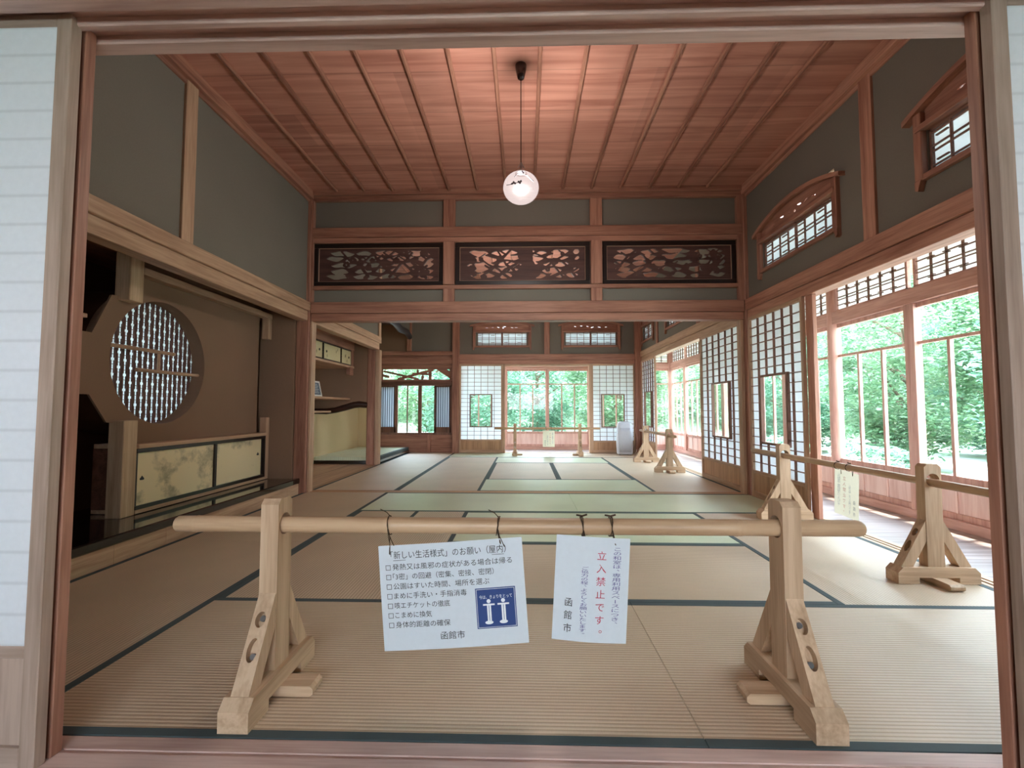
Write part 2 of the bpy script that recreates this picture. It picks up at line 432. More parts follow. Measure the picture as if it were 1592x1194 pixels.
# ------------------------------------------------------------------ mesh helpers
class MB:
    """collects shapes in local coordinates and links them as ONE mesh object"""
    def __init__(self):
        self.v = []; self.f = []; self.sm = []
    def add(self, vs, fs, smooth=False):
        o = len(self.v)
        self.v += [tuple(p) for p in vs]
        for f in fs:
            self.f.append(tuple(i + o for i in f)); self.sm.append(smooth)
        return self
    def box(self, x0, x1, y0, y1, z0, z1, c=0.0):
        if x0 > x1: x0, x1 = x1, x0
        if y0 > y1: y0, y1 = y1, y0
        if z0 > z1: z0, z1 = z1, z0
        c = min(c, (x1 - x0) * 0.3, (y1 - y0) * 0.3, (z1 - z0) * 0.3)
        if c <= 0:
            vs = [(x, y, z) for x in (x0, x1) for y in (y0, y1) for z in (z0, z1)]
            self.add(vs, [(0, 1, 3, 2), (4, 6, 7, 5), (0, 4, 5, 1), (2, 3, 7, 6), (0, 2, 6, 4), (1, 5, 7, 3)])
            return self
        bm = bmesh.new()
        bmesh.ops.create_cube(bm, size=1.0)
        for v in bm.verts:
            v.co = Vector(((x0 + x1) / 2 + v.co.x * (x1 - x0), (y0 + y1) / 2 + v.co.y * (y1 - y0), (z0 + z1) / 2 + v.co.z * (z1 - z0)))
        bmesh.ops.bevel(bm, geom=list(bm.edges), offset=c, segments=1, affect='EDGES', profile=0.5)
        self.from_bm(bm); bm.free()
        return self
    def from_bm(self, bm, smooth=False):
        bm.verts.index_update()
        self.add([tuple(v.co) for v in bm.verts], [[v.index for v in f.verts] for f in bm.faces], smooth)
    def prism(self, outer, holes, a0, a1, mapf):
        """polygon (p,q) with holes, extruded from a0 to a1; mapf(p,q,a) gives the 3-D point"""
        loops = [list(outer)] + [list(h) for h in holes]
        flat = [p for lp in loops for p in lp]
        tris = tessellate_polygon([[Vector((p[0], p[1], 0)) for p in lp] for lp in loops])
        n = len(flat)
        vs = [mapf(p, q, a0) for p, q in flat] + [mapf(p, q, a1) for p, q in flat]
        fs = [tuple(t) for t in tris] + [tuple(i + n for i in reversed(t)) for t in tris]
        b = 0
        for lp in loops:
            k = len(lp)
            for i in range(k):
                j = (i + 1) % k
                fs.append((b + i, b + j, b + j + n, b + i + n))
            b += k
        self.add(vs, fs)
        return self
    def tube(self, pts, r, seg=8, caps=True, smooth=True):
        pts = [Vector(p) for p in pts]
        rs = r if isinstance(r, (list, tuple)) else [r] * len(pts)
        vs = []; fs = []
        nrm = None
        for i, p in enumerate(pts):
            d = (pts[min(i + 1, len(pts) - 1)] - pts[max(i - 1, 0)])
            d = d.normalized() if d.length > 1e-9 else Vector((0, 0, 1))
            if nrm is None:
                nrm = d.orthogonal().normalized()
            else:
                nrm = (nrm - d * nrm.dot(d))
                nrm = nrm.normalized() if nrm.length > 1e-6 else d.orthogonal().normalized()
            bn = d.cross(nrm)
            for k in range(seg):
                a = 2 * PI * k / seg
                vs.append(p + (nrm * math.cos(a) + bn * math.sin(a)) * rs[i])
        for i in range(len(pts) - 1):
            for k in range(seg):
                k2 = (k + 1) % seg
                fs.append((i * seg + k, i * seg + k2, (i + 1) * seg + k2, (i + 1) * seg + k))
        self.add(vs, fs, smooth)
        if caps:
            self.add(vs[:seg], [tuple(reversed(range(seg)))])
            self.add(vs[-seg:], [tuple(range(seg))])
        return self
    def lathe(self, prof, cx, cy, seg=32, smooth=True):
        vs = []; fs = []
        for r, z in prof:
            for k in range(seg):
                a = 2 * PI * k / seg
                vs.append((cx + r * math.cos(a), cy + r * math.sin(a), z))
        for i in range(len(prof) - 1):
            for k in range(seg):
                k2 = (k + 1) % seg
                fs.append((i * seg + k, i * seg + k2, (i + 1) * seg + k2, (i + 1) * seg + k))
        self.add(vs, fs, smooth)
        return self
    def move(self, fn):
        self.v = [tuple(fn(*p)) for p in self.v]
        return self
    def build(self, name, mat, parent=None, fix=True):
        me = bpy.data.meshes.new(name)
        me.from_pydata(self.v, [], self.f)
        me.polygons.foreach_set('use_smooth', self.sm)
        me.materials.append(mat)
        if fix:
            bm = bmesh.new(); bm.from_mesh(me)
            bmesh.ops.recalc_face_normals(bm, faces=list(bm.faces))
            bm.to_mesh(me); bm.free()
        me.update()
        o = bpy.data.objects.new(name, me)
        COL.objects.link(o)
        if parent is not None:
            o.parent = parent
        return o

def pane(x0, x1, y, z0, z1):
    return MB().add([(x0, y, z0), (x1, y, z0), (x1, y, z1), (x0, y, z1)], [(0, 1, 2, 3)])

def thing(name, label, cat, loc=(0, 0, 0), rotz=0.0, group=None):
    o = bpy.data.objects.new(name, None)
    COL.objects.link(o)
    o.empty_display_size = 0.1
    o.location = loc; o.rotation_euler = (0, 0, rotz)
    o['label'] = label; o['category'] = cat
    if group:
        o['group'] = group
    return o

def tag(o, label, cat, group=None, kind=None):
    o['label'] = label; o['category'] = cat
    if group: o['group'] = group
    if kind: o['kind'] = kind
    return o

def struct(o, label=None, cat=None):
    o['kind'] = 'structure'
    if label: o['label'] = label
    if cat: o['category'] = cat
    return o

def sempty(name, label, cat, loc=(0, 0, 0), rotz=0.0):
    return struct(thing(name, label, cat, loc, rotz))

NT = [0]
def longaxis(x0, x1, y0, y1, z0, z1):
    d = [abs(x1 - x0), abs(y1 - y0), abs(z1 - z0)]
    return 'xyz'[d.index(max(d))]

def trim(kind, x0, x1, y0, y1, z0, z1, label, cat='beam', c=0.003):
    """one post, beam or rail of the building"""
    NT[0] += 1
    m = kind if not isinstance(kind, str) else wood(kind, longaxis(x0, x1, y0, y1, z0, z1))
    o = MB().box(x0, x1, y0, y1, z0, z1, c).build('trim_%d' % NT[0], m)
    return struct(o, label, cat)

def trim_mb(mb, mat, label, cat='beam'):
    NT[0] += 1
    return struct(mb.build('trim_%d' % NT[0], mat), label, cat)

def wall_boxes(mb, axis, t0, t1, u0, u1, z0, z1, holes=()):
    """a wall slab of thickness t0..t1 across axis with rectangular holes (u0,u1,z0,z1)"""
    us = sorted({u0, u1} | {h for hh in holes for h in hh[:2]})
    zs = sorted({z0, z1} | {h for hh in holes for h in hh[2:]})
    for i in range(len(us) - 1):
        for j in range(len(zs) - 1):
            cu = (us[i] + us[i + 1]) / 2; cz = (zs[j] + zs[j + 1]) / 2
            if any(h[0] < cu < h[1] and h[2] < cz < h[3] for h in holes):
                continue
            if axis == 'x':
                mb.box(t0, t1, us[i], us[i + 1], zs[j], zs[j + 1])
            else:
                mb.box(us[i], us[i + 1], t0, t1, zs[j], zs[j + 1])
    return mb

def carve(field, u0, u1, z0, z1, nu, nz, thick, mapf):
    """fretwork: keeps field>0 (marching squares), extruded by thick"""
    V = {}; pts = []
    def vid(key, p):
        if key not in V:
            V[key] = len(pts); pts.append(p)
        return V[key]
    F = np.array([[field(u0 + (u1 - u0) * i / nu, z0 + (z1 - z0) * j / nz) for j in range(nz + 1)] for i in range(nu + 1)])
    P = lambda i, j: (u0 + (u1 - u0) * i / nu, z0 + (z1 - z0) * j / nz)
    polys = []
    for i in range(nu):
        for j in range(nz):
            c = [(i, j), (i + 1, j), (i + 1, j + 1), (i, j + 1)]
            if max(F[a] for a in c) <= 0:
                continue
            poly = []
            for k in range(4):
                a = c[k]; b = c[(k + 1) % 4]
                fa = F[a]; fb = F[b]
                if fa > 0:
                    poly.append(vid(a, P(*a)))
                if (fa > 0) != (fb > 0):
                    t = fa / (fa - fb)
                    pa = P(*a); pb = P(*b)
                    poly.append(vid((min(a, b), max(a, b)), (pa[0] + (pb[0] - pa[0]) * t, pa[1] + (pb[1] - pa[1]) * t)))
            if len(poly) >= 3:
                polys.append(poly)
    n = len(pts)
    vs = [mapf(p[0], p[1], 0.0) for p in pts] + [mapf(p[0], p[1], thick) for p in pts]
    fs = [tuple(p) for p in polys] + [tuple(i + n for i in reversed(p)) for p in polys]
    ec = {}
    for p in polys:
        for k in range(len(p)):
            a, b = p[k], p[(k + 1) % len(p)]
            if (b, a) in ec: del ec[(b, a)]
            else: ec[(a, b)] = 1
    for a, b in ec:
        fs.append((a, a + n, b + n, b))
    return MB().add(vs, fs)

def seg_d(px_, py_, a, b):
    dx, dy = b[0] - a[0], b[1] - a[1]
    L = dx * dx + dy * dy
    t = 0 if L == 0 else max(0, min(1, ((px_ - a[0]) * dx + (py_ - a[1]) * dy) / L))
    return math.hypot(px_ - a[0] - t * dx, py_ - a[1] - t * dy)

def glyph_mesh(body, size, align='LEFT', spacing=1.0):
    cu = bpy.data.curves.new('lettering', 'FONT')
    cu.body = body; cu.size = size; cu.align_x = align; cu.space_character = spacing
    cu.resolution_u = 2
    ob = bpy.data.objects.new('lettering', cu)
    COL.objects.link(ob)
    dg = bpy.context.evaluated_depsgraph_get()
    dg.update()
    me = bpy.data.meshes.new_from_object(ob.evaluated_get(dg))
    vs = [tuple(v.co) for v in me.vertices]; fs = [tuple(p.vertices) for p in me.polygons]
    bpy.data.objects.remove(ob); bpy.data.curves.remove(cu); bpy.data.meshes.remove(me)
    return vs, fs

def bounds(vs):
    xs = [v[0] for v in vs]; ys = [v[1] for v in vs]
    return min(xs), max(xs), min(ys), max(ys)

def put_text(mb, body, size, x, z, y, align='LEFT', sx=1.0, mirror=1):
    """lettering laid on a sheet that faces -y"""
    vs, fs = glyph_mesh(body, size, align)
    mb.add([(x + mirror * v[0] * sx, y, z + v[1]) for v in vs], fs)

def put_vertical(mb, body, size, x, z_top, y, pitch, sx=1.0, sz=1.0, mirror=1):
    z = z_top
    for ch in body:
        vs, fs = glyph_mesh(ch, size)
        if vs:
            a, b, c, d = bounds(vs)
            cx = size * 0.5; cy = size * 0.36
            if ch in '、。':
                off = (size * 0.45, size * 0.45)
            else:
                off = (0, 0)
            out = []
            for v in vs:
                p, q = v[0] - cx + off[0], v[1] - cy + off[1]
                if ch == 'ー':
                    p, q = -q, p
                out.append((x + mirror * p * sx, y, z - pitch / 2 + q * sz))
            mb.add(out, fs)
        z -= pitch

# ------------------------------------------------------------------ floor, tatami
XL, XR = -2.34, 2.33          # room edges
KZ, NZ = 1.84, 2.045          # underside of the lintel rails, top of the picture rail
CZ = 3.28                     # ceiling

struct(MB().box(-3.45, 2.33, 1.14, 9.6, -0.12, -0.052).build('floor', plain('subfloor', (120, 96, 70))), 'timber subfloor under the straw mats', 'floor')
struct(MB().box(2.46, 3.36, 0.3, 10.62, -0.10, -0.012).build('floor', planks_mat('engawa_planks', 'engawa', 0.118, 'y')), 'bare plank veranda floor outside the straw mats', 'floor')
struct(MB().box(-1.5, 2.46, 9.66, 10.62, -0.10, -0.012).build('floor', MATS['engawa_planks']), 'bare plank veranda floor behind the far wall', 'floor')
struct(MB().box(-3.4, 3.4, -2.6, 1.02, -0.10, -0.004).build('floor', planks_mat('corridor_planks', 'honey', 0.15, 'y')), 'plank corridor floor in front of the opening', 'floor')

def mat_piece(x0, x1, y0, y1, axis, label, group, green_sheen=False, bands=(1, 1), cut=None, lining=None):
    w = 0.031
    cx, cy = (x0 + x1) / 2, (y0 + y1) / 2
    t = thing('tatami_mat', label, 'straw mat', (cx, cy, -0.05), 0, group)
    g = 0.0012
    b = MB()
    X0, X1, Y0, Y1 = x0 - cx + g, x1 - cx - g, y0 - cy + g, y1 - cy - g
    if axis == 'x':
        iy0 = Y0 + (w if bands[0] else 0); iy1 = Y1 - (w if bands[1] else 0)
        rects = [(X0, X1, iy0, iy1)]
        br = ([(X0, X1, Y0, iy0)] if bands[0] else []) + ([(X0, X1, iy1, Y1)] if bands[1] else [])
    else:
        ix0 = X0 + (w if bands[0] else 0); ix1 = X1 - (w if bands[1] else 0)
        rects = [(ix0, ix1, Y0, Y1)]
        br = ([(X0, ix0, Y0, Y1)] if bands[0] else []) + ([(ix1, X1, Y0, Y1)] if bands[1] else [])
    if cut:
        a0, a1, c0, c1 = cut[0] - cx, cut[1] - cx, cut[2] - cy, cut[3] - cy
        def sub(rs):
            o = []
            for (p0, p1, q0, q1) in rs:
                if a1 <= p0 or a0 >= p1 or c1 <= q0 or c0 >= q1:
                    o.append((p0, p1, q0, q1)); continue
                if p0 < a0: o.append((p0, a0, q0, q1))
                if a1 < p1: o.append((a1, p1, q0, q1))
                m0, m1 = max(p0, a0), min(p1, a1)
                if q0 < c0: o.append((m0, m1, q0, c0))
                if c1 < q1: o.append((m0, m1, c1, q1))
            return o
        rects = sub(rects); br = sub(br)
    for r in rects:
        b.box(r[0], r[1], r[2], r[3], 0, 0.05)
    b.build('woven_surface', tatami(axis, green_sheen), t)
    for r in br:
        e = MB().box(r[0], r[1], r[2], r[3], 0, 0.0515).build('edge_band', HERI_F if green_sheen else HERI, t)
    return t

G1 = 'straw mats of the front room'
G2 = 'straw mats of the far room'
xl, xr, xa, xb = -1.45, 1.43, -0.49, 0.485
y0, y1, y2, y3, y4 = 1.30, 2.23, 3.17, 4.11, 5.015
mat_piece(-2.36, xl, y0, 3.16, 'y', 'brown straw mat along the left alcove, the nearer of two', G1)
mat_piece(-2.36, xl, 3.16, y4, 'y', 'brown straw mat along the left alcove, the farther of two, below the painted cupboard', G1)
mat_piece(xl, xb, y0, y1, 'x', 'straw mat in the front row under the left stand and checklist sign', G1)
mat_piece(xb, XR, y0, y1, 'x', 'straw mat in the front row under the right stand of the front barrier', G1)
mat_piece(xl, xa, y1, y3, 'y', 'lengthwise ribbed straw mat with a square cut out for the hearth cover', G1, cut=(-0.955, xa, 3.645, y3))
mat_piece(-0.953, xa, 3.647, y3, 'y', 'small square hearth cover mat let into a corner of a ribbed mat', G1, bands=(1, 1))
mat_piece(xa, xr, y1, y2, 'x', 'crosswise straw mat in the second row, behind the hanging signs', G1)
mat_piece(xa, xr, y2, y3, 'x', 'crosswise straw mat in the third row of the front room', G1, green_sheen=True)
mat_piece(xr, XR, y1, y3, 'y', 'straw mat under the barrier stands beside the veranda', G1)
mat_piece(xl, xb - 0.025, y3, y4, 'x', 'straw mat with green window sheen against the sill between the rooms, left one', G1, green_sheen=True)
mat_piece(xb - 0.025, XR, y3, y4, 'x', 'straw mat with green window sheen against the sill between the rooms, right one', G1, green_sheen=True)
Y5, Y6, Y7, Y8, Y9 = 5.13, 6.0, 7.78, 8.66, 9.52
u0_, u1_, u2_, u3_ = -1.405, -0.49, 0.43, 1.38
mat_piece(u1_, u3_, Y5, Y6, 'x', 'pale straw mat with green window sheen just beyond the sill in the far room', G2, green_sheen=True)
mat_piece(u1_, u2_, Y6, Y7, 'y', 'ribbed brown mat in the middle of the far room, left of a pair', G2)
mat_piece(u2_, u3_, Y6, Y7, 'y', 'brown mat in the middle of the far room, right of a pair', G2)
mat_piece(u1_, u3_, Y7, Y8, 'x', 'pale straw mat in front of the farthest barrier', G2, green_sheen=True)
mat_piece(u0_, 0.46, Y8, Y9, 'x', 'straw mat along the far wall under the left stand of the farthest barrier', G2, green_sheen=True)
mat_piece(0.46, XR, Y8, Y9, 'x', 'straw mat along the far wall under the air purifier', G2)
mat_piece(u0_, u1_, Y5, 6.9, 'y', 'second mat from the left in the far room, nearer half of the strip', G2)
mat_piece(u0_, u1_, 6.9, Y8, 'y', 'second mat from the left in the far room, farther half of the strip', G2)
mat_piece(XL, u0_, Y5, 6.1, 'y', 'half mat in the far room corner beside the left sill post', G2)
mat_piece(XL, u0_, 6.1, 7.8, 'y', 'leftmost long mat of the far room beside the alcove post', G2)
mat_piece(XL, u0_, 7.8, Y9, 'y', 'leftmost mat of the far room in front of the raised alcove', G2)
mat_piece(u3_, XR, Y5, 6.9, 'y', 'right edge mat of the far room beside the ajar paper screen', G2)
mat_piece(u3_, XR, 6.9, Y8, 'y', 'right edge mat of the far room under the far right barrier', G2)

# sill between the rooms, veranda sill, front threshold
b = MB()
b.box(-2.36, 2.36, 5.018, 5.05, -0.05, 0.004); b.box(-2.36, 2.36, 5.05, 5.07, -0.05, -0.004)
b.box(-2.36, 2.36, 5.07, 5.09, -0.05, 0.004); b.box(-2.36, 2.36, 5.09, 5.105, -0.05, -0.004); b.box(-2.36, 2.36, 5.105, 5.127, -0.05, 0.004)
trim_mb(b, wood('panel', 'x'), 'grooved timber floor sill between front and far room', 'sill')
for (a, c, t) in ((1.02, 5.13, 'front'), (5.13, 9.6, 'far')):
    b = MB()
    b.box(2.333, 2.36, a, c, -0.05, 0.002); b.box(2.36, 2.378, a, c, -0.05, -0.006); b.box(2.378, 2.40, a, c, -0.05, 0.002)
    b.box(2.40, 2.418, a, c, -0.05, -0.006); b.box(2.418, 2.46, a, c, -0.05, 0.002)
    trim_mb(b, wood('pine', 'y'), 'double grooved sill between %s room mats and veranda' % t, 'sill')
b = MB()
for (a, c, h) in ((1.02, 1.085, 0.0), (1.085, 1.105, -0.004), (1.105, 1.16, 0.0), (1.16, 1.18, -0.004), (1.18, 1.235, 0.0), (1.235, 1.25, -0.004), (1.25, 1.297, 0.0)):
    b.box(-3.3, 3.3, a, c, -0.06, h)
trim_mb(b, wood('lintel', 'x'), 'grooved threshold at the front opening', 'sill')
b = MB().box(-1.44, 2.3, 9.525, 9.66, -0.05, 0.004)
trim_mb(b, wood('pine', 'x'), 'floor sill under the far paper screens', 'sill')

# ------------------------------------------------------------------ ceilings
CM = ceiling_mat()
def ceiling(name, x0, x1, y0, y1, z, label):
    e = sempty(name, label, 'ceiling', (0, 0, 0))
    MB().box(x0, x1, y0, y1, z, z + 0.05).build('ceiling_board', CM, e)
    k = -7
    while k <= 6:
        x = -0.05 + 0.308 * (k + 0.5)
        MB().box(x - 0.014, x + 0.014, y0, y1, z - 0.026, z, 0.006).build('batten', wood('cedar', 'y'), e)
        k += 1
ceiling('ceiling', -2.4, 2.42, 1.2, 5.0, CZ, 'reddish board ceiling of the front room with battens')
ceiling('ceiling', -2.4, 2.42, 5.08, 9.62, CZ, 'board ceiling of the far room')
struct(MB().box(-3.4, -2.4, 1.2, 5.05, 1.98, 2.03).build('ceiling', wood('dim', 'y')), 'dark low ceiling of the left alcove', 'ceiling')
struct(MB().box(-3.5, -2.36, 5.05, 7.5, 1.98, 2.03).build('ceiling', wood('dim', 'y')), 'low ceiling over the shelf recess of the far room', 'ceiling')
struct(MB().box(-3.5, -2.36, 7.5, 9.62, 2.62, 2.67).build('ceiling', wood('dim', 'y')), 'ceiling of the raised alcove in the far room', 'ceiling')
struct(MB().box(-3.6, 3.6, -2.9, 1.2, 2.55, 2.62).build('ceiling', planks_mat('corridor_ceiling', 'honey', 0.3, 'x')), 'corridor ceiling in front of the room', 'ceiling')

# veranda roof: low lean-to with an eave
b = MB()
b.prism([(2.42, 2.26), (3.78, 2.20), (3.78, 2.25), (2.42, 2.30)], [], 0.2, 11.5, lambda p, q, a: (p, a, q))
struct(b.build('roof', wood('honey', 'y')), 'boarded veranda roof on the garden side', 'roof')
b = MB()
b.prism([(9.64, 2.26), (11.0, 2.20), (11.0, 2.25), (9.64, 2.30)], [], -1.6, 2.42, lambda p, q, a: (a, p, q))
struct(b.build('roof', wood('honey', 'x')), 'boarded veranda roof behind the far wall', 'roof')
struct(MB().box(-3.7, 2.9, 1.0, 10.1, 3.4, 3.5).build('roof', plain('roof_tile', (88, 90, 94))), 'main roof over both rooms', 'roof')

# ------------------------------------------------------------------ walls
TR_R = [(3.47, 4.73, 2.27, 2.53), (1.57, 2.83, 2.27, 2.53), (8.56, 9.46, 2.23, 2.52), (6.66, 7.86, 2.23, 2.52)]
b = MB()
wall_boxes(b, 'x', 2.365, 2.43, 1.2, 9.62, NZ - 0.02, 3.4,
           [(h[0] + 0.09, h[1] - 0.09, h[2], h[3] + 0.2) for h in TR_R])
struct(b.build('wall_right', GREEN), 'grey green plaster wall above the right picture rail', 'wall')
b = MB()
wall_boxes(b, 'x', -2.42, -2.365, 1.2, 7.50, NZ - 0.02, 3.4)
wall_boxes(b, 'x', -2.42, -2.365, 7.50, 9.62, 2.46, 3.4)
struct(b.build('wall_left', GREEN), 'grey green plaster wall above the left alcoves', 'wall')
TR_B = [(-1.055, 0.125), (0.75, 1.94)]
b = MB()
wall_boxes(b, 'y', 9.56, 9.63, -1.45, 2.43, NZ - 0.04, 3.4, [(h[0] + 0.09, h[1] - 0.09, 2.18, 2.66) for h in TR_B])
wall_boxes(b, 'y', 9.56, 9.63, -2.42, -1.45, 2.06, 3.4)
struct(b.build('wall_back', GREEN), 'grey green plaster wall above the far screens', 'wall')
b = MB()
wall_boxes(b, 'y', 1.15, 1.25, -3.4, 2.46, 2.06, 3.4)
wall_boxes(b, 'y', -2.75, -2.65, -3.4, 3.4, -0.05, 2.6, [(-1.6, 1.6, 0.85, 1.65)])  # unseen back wall added to cut the front light, opening sized for it
wall_boxes(b, 'x', -3.5, -3.4, -2.75, 1.25, -0.05, 2.6)  # unseen side walls, added to cut the light in the corridor
wall_boxes(b, 'x', 3.4, 3.5, -2.75, 1.25, -0.05, 2.6)
struct(b.build('wall_front', GREEN), 'plaster wall above the front opening, with added unseen corridor walls shaping its light', 'wall')
# wall between the rooms: plaster strips over and under the carved panels
b = MB()
for (a, c) in ((-2.365, -0.875), (-0.765, 0.705), (0.835, 2.365)):
    wall_boxes(b, 'y', 5.02, 5.07, a, c, 2.86, 3.3)
    wall_boxes(b, 'y', 5.02, 5.07, a, c, 2.03, 2.19)
struct(b.build('wall_middle', GREEN), 'plaster strips above and below the carved panels between the rooms', 'wall')

# alcove shell, left of the front room
b = MB()
_c = [(3.54 + 0.545 * math.cos(2 * PI * k / 48), 1.245 + 0.545 * math.sin(2 * PI * k / 48)) for k in range(48)]
_i = [(3.54 + 0.53 * math.cos(2 * PI * k / 48), 1.245 + 0.53 * math.sin(2 * PI * k / 48)) for k in range(48)]
b.prism([(1.2, -0.05), (5.02, -0.05), (5.02, 2.0), (1.2, 2.0)], [_c], -3.32, -3.25, lambda p, q, a: (a, p, q))
b.prism(_c, [_i], -3.33, -2.92, lambda p, q, a: (a, p, q))  # unseen sleeve, added so sky light reaches only the round window
struct(b.build('wall_alcove', SHADEBROWN), 'brown plaster back wall of the left alcove with an added light sleeve', 'wall')
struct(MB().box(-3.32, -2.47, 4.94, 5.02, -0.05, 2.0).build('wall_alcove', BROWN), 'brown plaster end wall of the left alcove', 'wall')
struct(MB().box(-3.32, -2.36, 1.2, 1.27, -0.05, 2.06).build('wall_alcove', SHADEBROWN), 'dark near end wall of the left alcove', 'wall')
# far room left side shell
b = MB()
wall_boxes(b, 'x', -3.52, -3.42, 5.02, 7.5, -0.05, 2.06)
struct(b.build('wall_recess', CREAM), 'cream plaster back wall of the shelf recess', 'wall')
b = MB()
wall_boxes(b, 'x', -3.52, -3.42, 7.5, 9.62, -0.05, 2.7)
struct(b.build('wall_recess', CREAM), 'cream plaster back wall of the raised alcove', 'wall')
# partition with a swooping lower edge carried by a curved log
LOGP = [(-3.42, 0.86), (-3.2, 0.855), (-3.05, 0.875), (-2.9, 0.915), (-2.76, 0.955), (-2.66, 0.968), (-2.52, 0.955)]
b = MB()
b.prism([(-3.42, 2.06)] + [(p[0], p[1] - 0.01) for p in LOGP] + [(-2.52, 2.06)], [], 7.46, 7.54, lambda p, q, a: (p, a, q))
struct(b.build('wall_partition', BROWN), 'brown plaster partition ending above the curved dark log', 'wall')
struct(MB().box(-3.42, -2.42, 7.44, 7.5, 2.06, 2.65).build('wall_partition', BROWN), 'plaster above the shelf recess ceiling', 'wall')
b = MB()
pts = [Vector((p[0], 7.5, p[1])) for p in LOGP]
b.tube(pts, [0.054, 0.056, 0.054, 0.058, 0.058, 0.06, 0.056], 12)
trim_mb(b, wood('log', 'x'), 'curved dark log under the partition of the far alcove', 'log')
# end wall of the far alcove with its window openings
b = MB()
wall_boxes(b, 'y', 9.56, 9.63, -3.45, -1.45, -0.05, 2.06, [(-2.97, -1.48, 0.40, 1.36), (-2.95, -1.52, 1.47, 1.72)])
struct(b.build('wall_back', wood('cedar', 'x')), 'boarded wall with a study window at the far left', 'wall')
struct(MB().box(-3.42, -2.975, 9.54, 9.56, 0.0, 1.98).build('wall_back', CREAM), 'cream plaster at the back of the raised alcove', 'wall')
struct(MB().box(-3.45, -2.42, 9.55, 9.63, 2.06, 2.65).build('wall_back', BROWN), 'brown plaster above the study window', 'wall')

# ------------------------------------------------------------------ timbers of the front room
LB = 'timber'
# left wall
trim('honey', -2.46, -2.345, 1.2, 4.96, KZ, 1.945, 'lintel rail over the left alcove', c=0.004)
trim('honey', -2.43, -2.325, 1.2, 5.0, 1.947, NZ, 'picture rail on the left wall of the front room', c=0.004)
trim('honey', -2.40, -2.345, 3.085, 3.20, NZ, 3.19, 'upright stud on the left plaster wall', 'post')
trim('cedar', -2.40, -2.315, 1.25, 5.0, 3.185, CZ, 'ceiling moulding along the left wall')
trim('cedar', -2.42, -2.35, 1.25, 5.0, 3.155, 3.187, 'lower ceiling moulding along the left wall')
# right wall
trim('cedar_lit', 2.345, 2.46, 1.2, 4.96, KZ, 1.93, 'lintel rail over the veranda opening', c=0.004)
trim('cedar_lit', 2.325, 2.43, 1.2, 5.0, 1.932, NZ, 'picture rail on the right wall of the front room', c=0.004)
trim('cedar_lit', 2.345, 2.40, 3.14, 3.255, NZ, 3.19, 'upright stud on the right plaster wall', 'post')
trim('cedar_lit', 2.315, 2.40, 1.25, 5.0, 3.185, CZ, 'ceiling moulding along the right wall')
trim('cedar_lit', 2.35, 2.42, 1.25, 5.0, 3.155, 3.187, 'lower ceiling moulding along the right wall')
# middle beam wall
trim('cedar', -2.465, -2.33, 4.955, 5.09, -0.05, 3.3, 'left post between the two rooms', 'post', 0.006)
trim('honey', -2.329, -2.305, 4.985, 5.085, 0.0, KZ, 'thin pale jamb strip on the left room post', 'jamb')
trim('cedar', 2.325, 2.45, 4.955, 5.09, -0.05, 3.3, 'right post between the two rooms', 'post', 0.006)
trim('honey', 2.285, 2.322, 5.0, 5.085, 0.0, KZ, 'thin pale jamb strip on the right room post', 'jamb')
trim('cedar', -2.32, 2.32, 4.98, 5.10, KZ, 1.92, 'lower lintel rail between the rooms', c=0.004)
trim('cedar', -2.32, 2.32, 4.965, 5.115, 1.922, NZ, 'picture rail between the rooms', c=0.004)
trim('cedar', -2.32, 2.32, 4.98, 5.10, 2.185, 2.228, 'thin rail under the carved panels')
trim('cedar', -2.32, 2.32, 4.98, 5.10, 2.70, 2.755, 'thin rail over the carved panels')
trim('cedar', -2.32, 2.32, 4.965, 5.115, 2.757, 2.865, 'beam above the carved panels', c=0.004)
trim('cedar', -2.32, 2.32, 4.95, 5.12, 3.225, CZ, 'ceiling moulding over the carved panel wall')
trim('cedar', -2.32, 2.32, 4.97, 5.10, 3.17, 3.223, 'lower ceiling moulding over the carved panel wall')
for (a, c, t) in ((-0.88, -0.76, 'left'), (0.71, 0.83, 'right')):
    trim('cedar', a, c, 4.955, 5.10, 2.23, 2.70, '%s short post between carved panels' % t, 'post')
    trim('cedar', a, c, 4.975, 5.10, NZ, 2.185, '%s short post in the plaster strip below the carved panels' % t, 'post')
    trim('cedar', a - .005, c + .005, 4.975, 5.10, 2.865, 3.17, '%s short post in the plaster strip above the carved panels' % t, 'post')
trim('cedar', -2.345, -2.308, 4.97, 5.08, NZ, 3.17, 'slim upright at the left end of the carved panel wall', 'post')
trim('cedar', 2.268, 2.33, 4.97, 5.08, NZ, 3.17, 'slim upright at the right end of the carved panel wall', 'post')
# far room
trim('honey', -2.46, -2.345, 5.1, 7.46, KZ, 1.945, 'lintel rail over the shelf recess')
trim('honey', -2.43, -2.325, 5.1, 7.5, 1.947, NZ, 'picture rail above the shelf recess')
trim('cedar', -2.535, -2.405, 7.44, 7.57, -0.05, 2.65, 'knotty red post at the corner of the raised alcove', 'post', 0.02)
trim('honey', -2.40, -2.335, 7.44, 7.56, 0.0, KZ, 'pale jamb strip beside the knotty alcove post', 'jamb')
trim('honey', -2.40, -2.345, 7.44, 7.55, NZ, 3.2, 'upright stud above the knotty alcove post', 'post')
trim('honey', 2.345, 2.46, 5.1, 9.5, KZ, 1.93, 'lintel rail on the veranda side of the far room')
trim('honey', 2.325, 2.43, 5.1, 9.5, 1.932, NZ, 'picture rail on the right wall of the far room')
trim('cedar', 2.345, 2.40, 8.30, 8.41, NZ, 3.2, 'farther upright stud on the right wall of the far room', 'post')
trim('cedar', 2.345, 2.40, 6.33, 6.44, NZ, 3.2, 'nearer upright stud on the right wall of the far room', 'post')
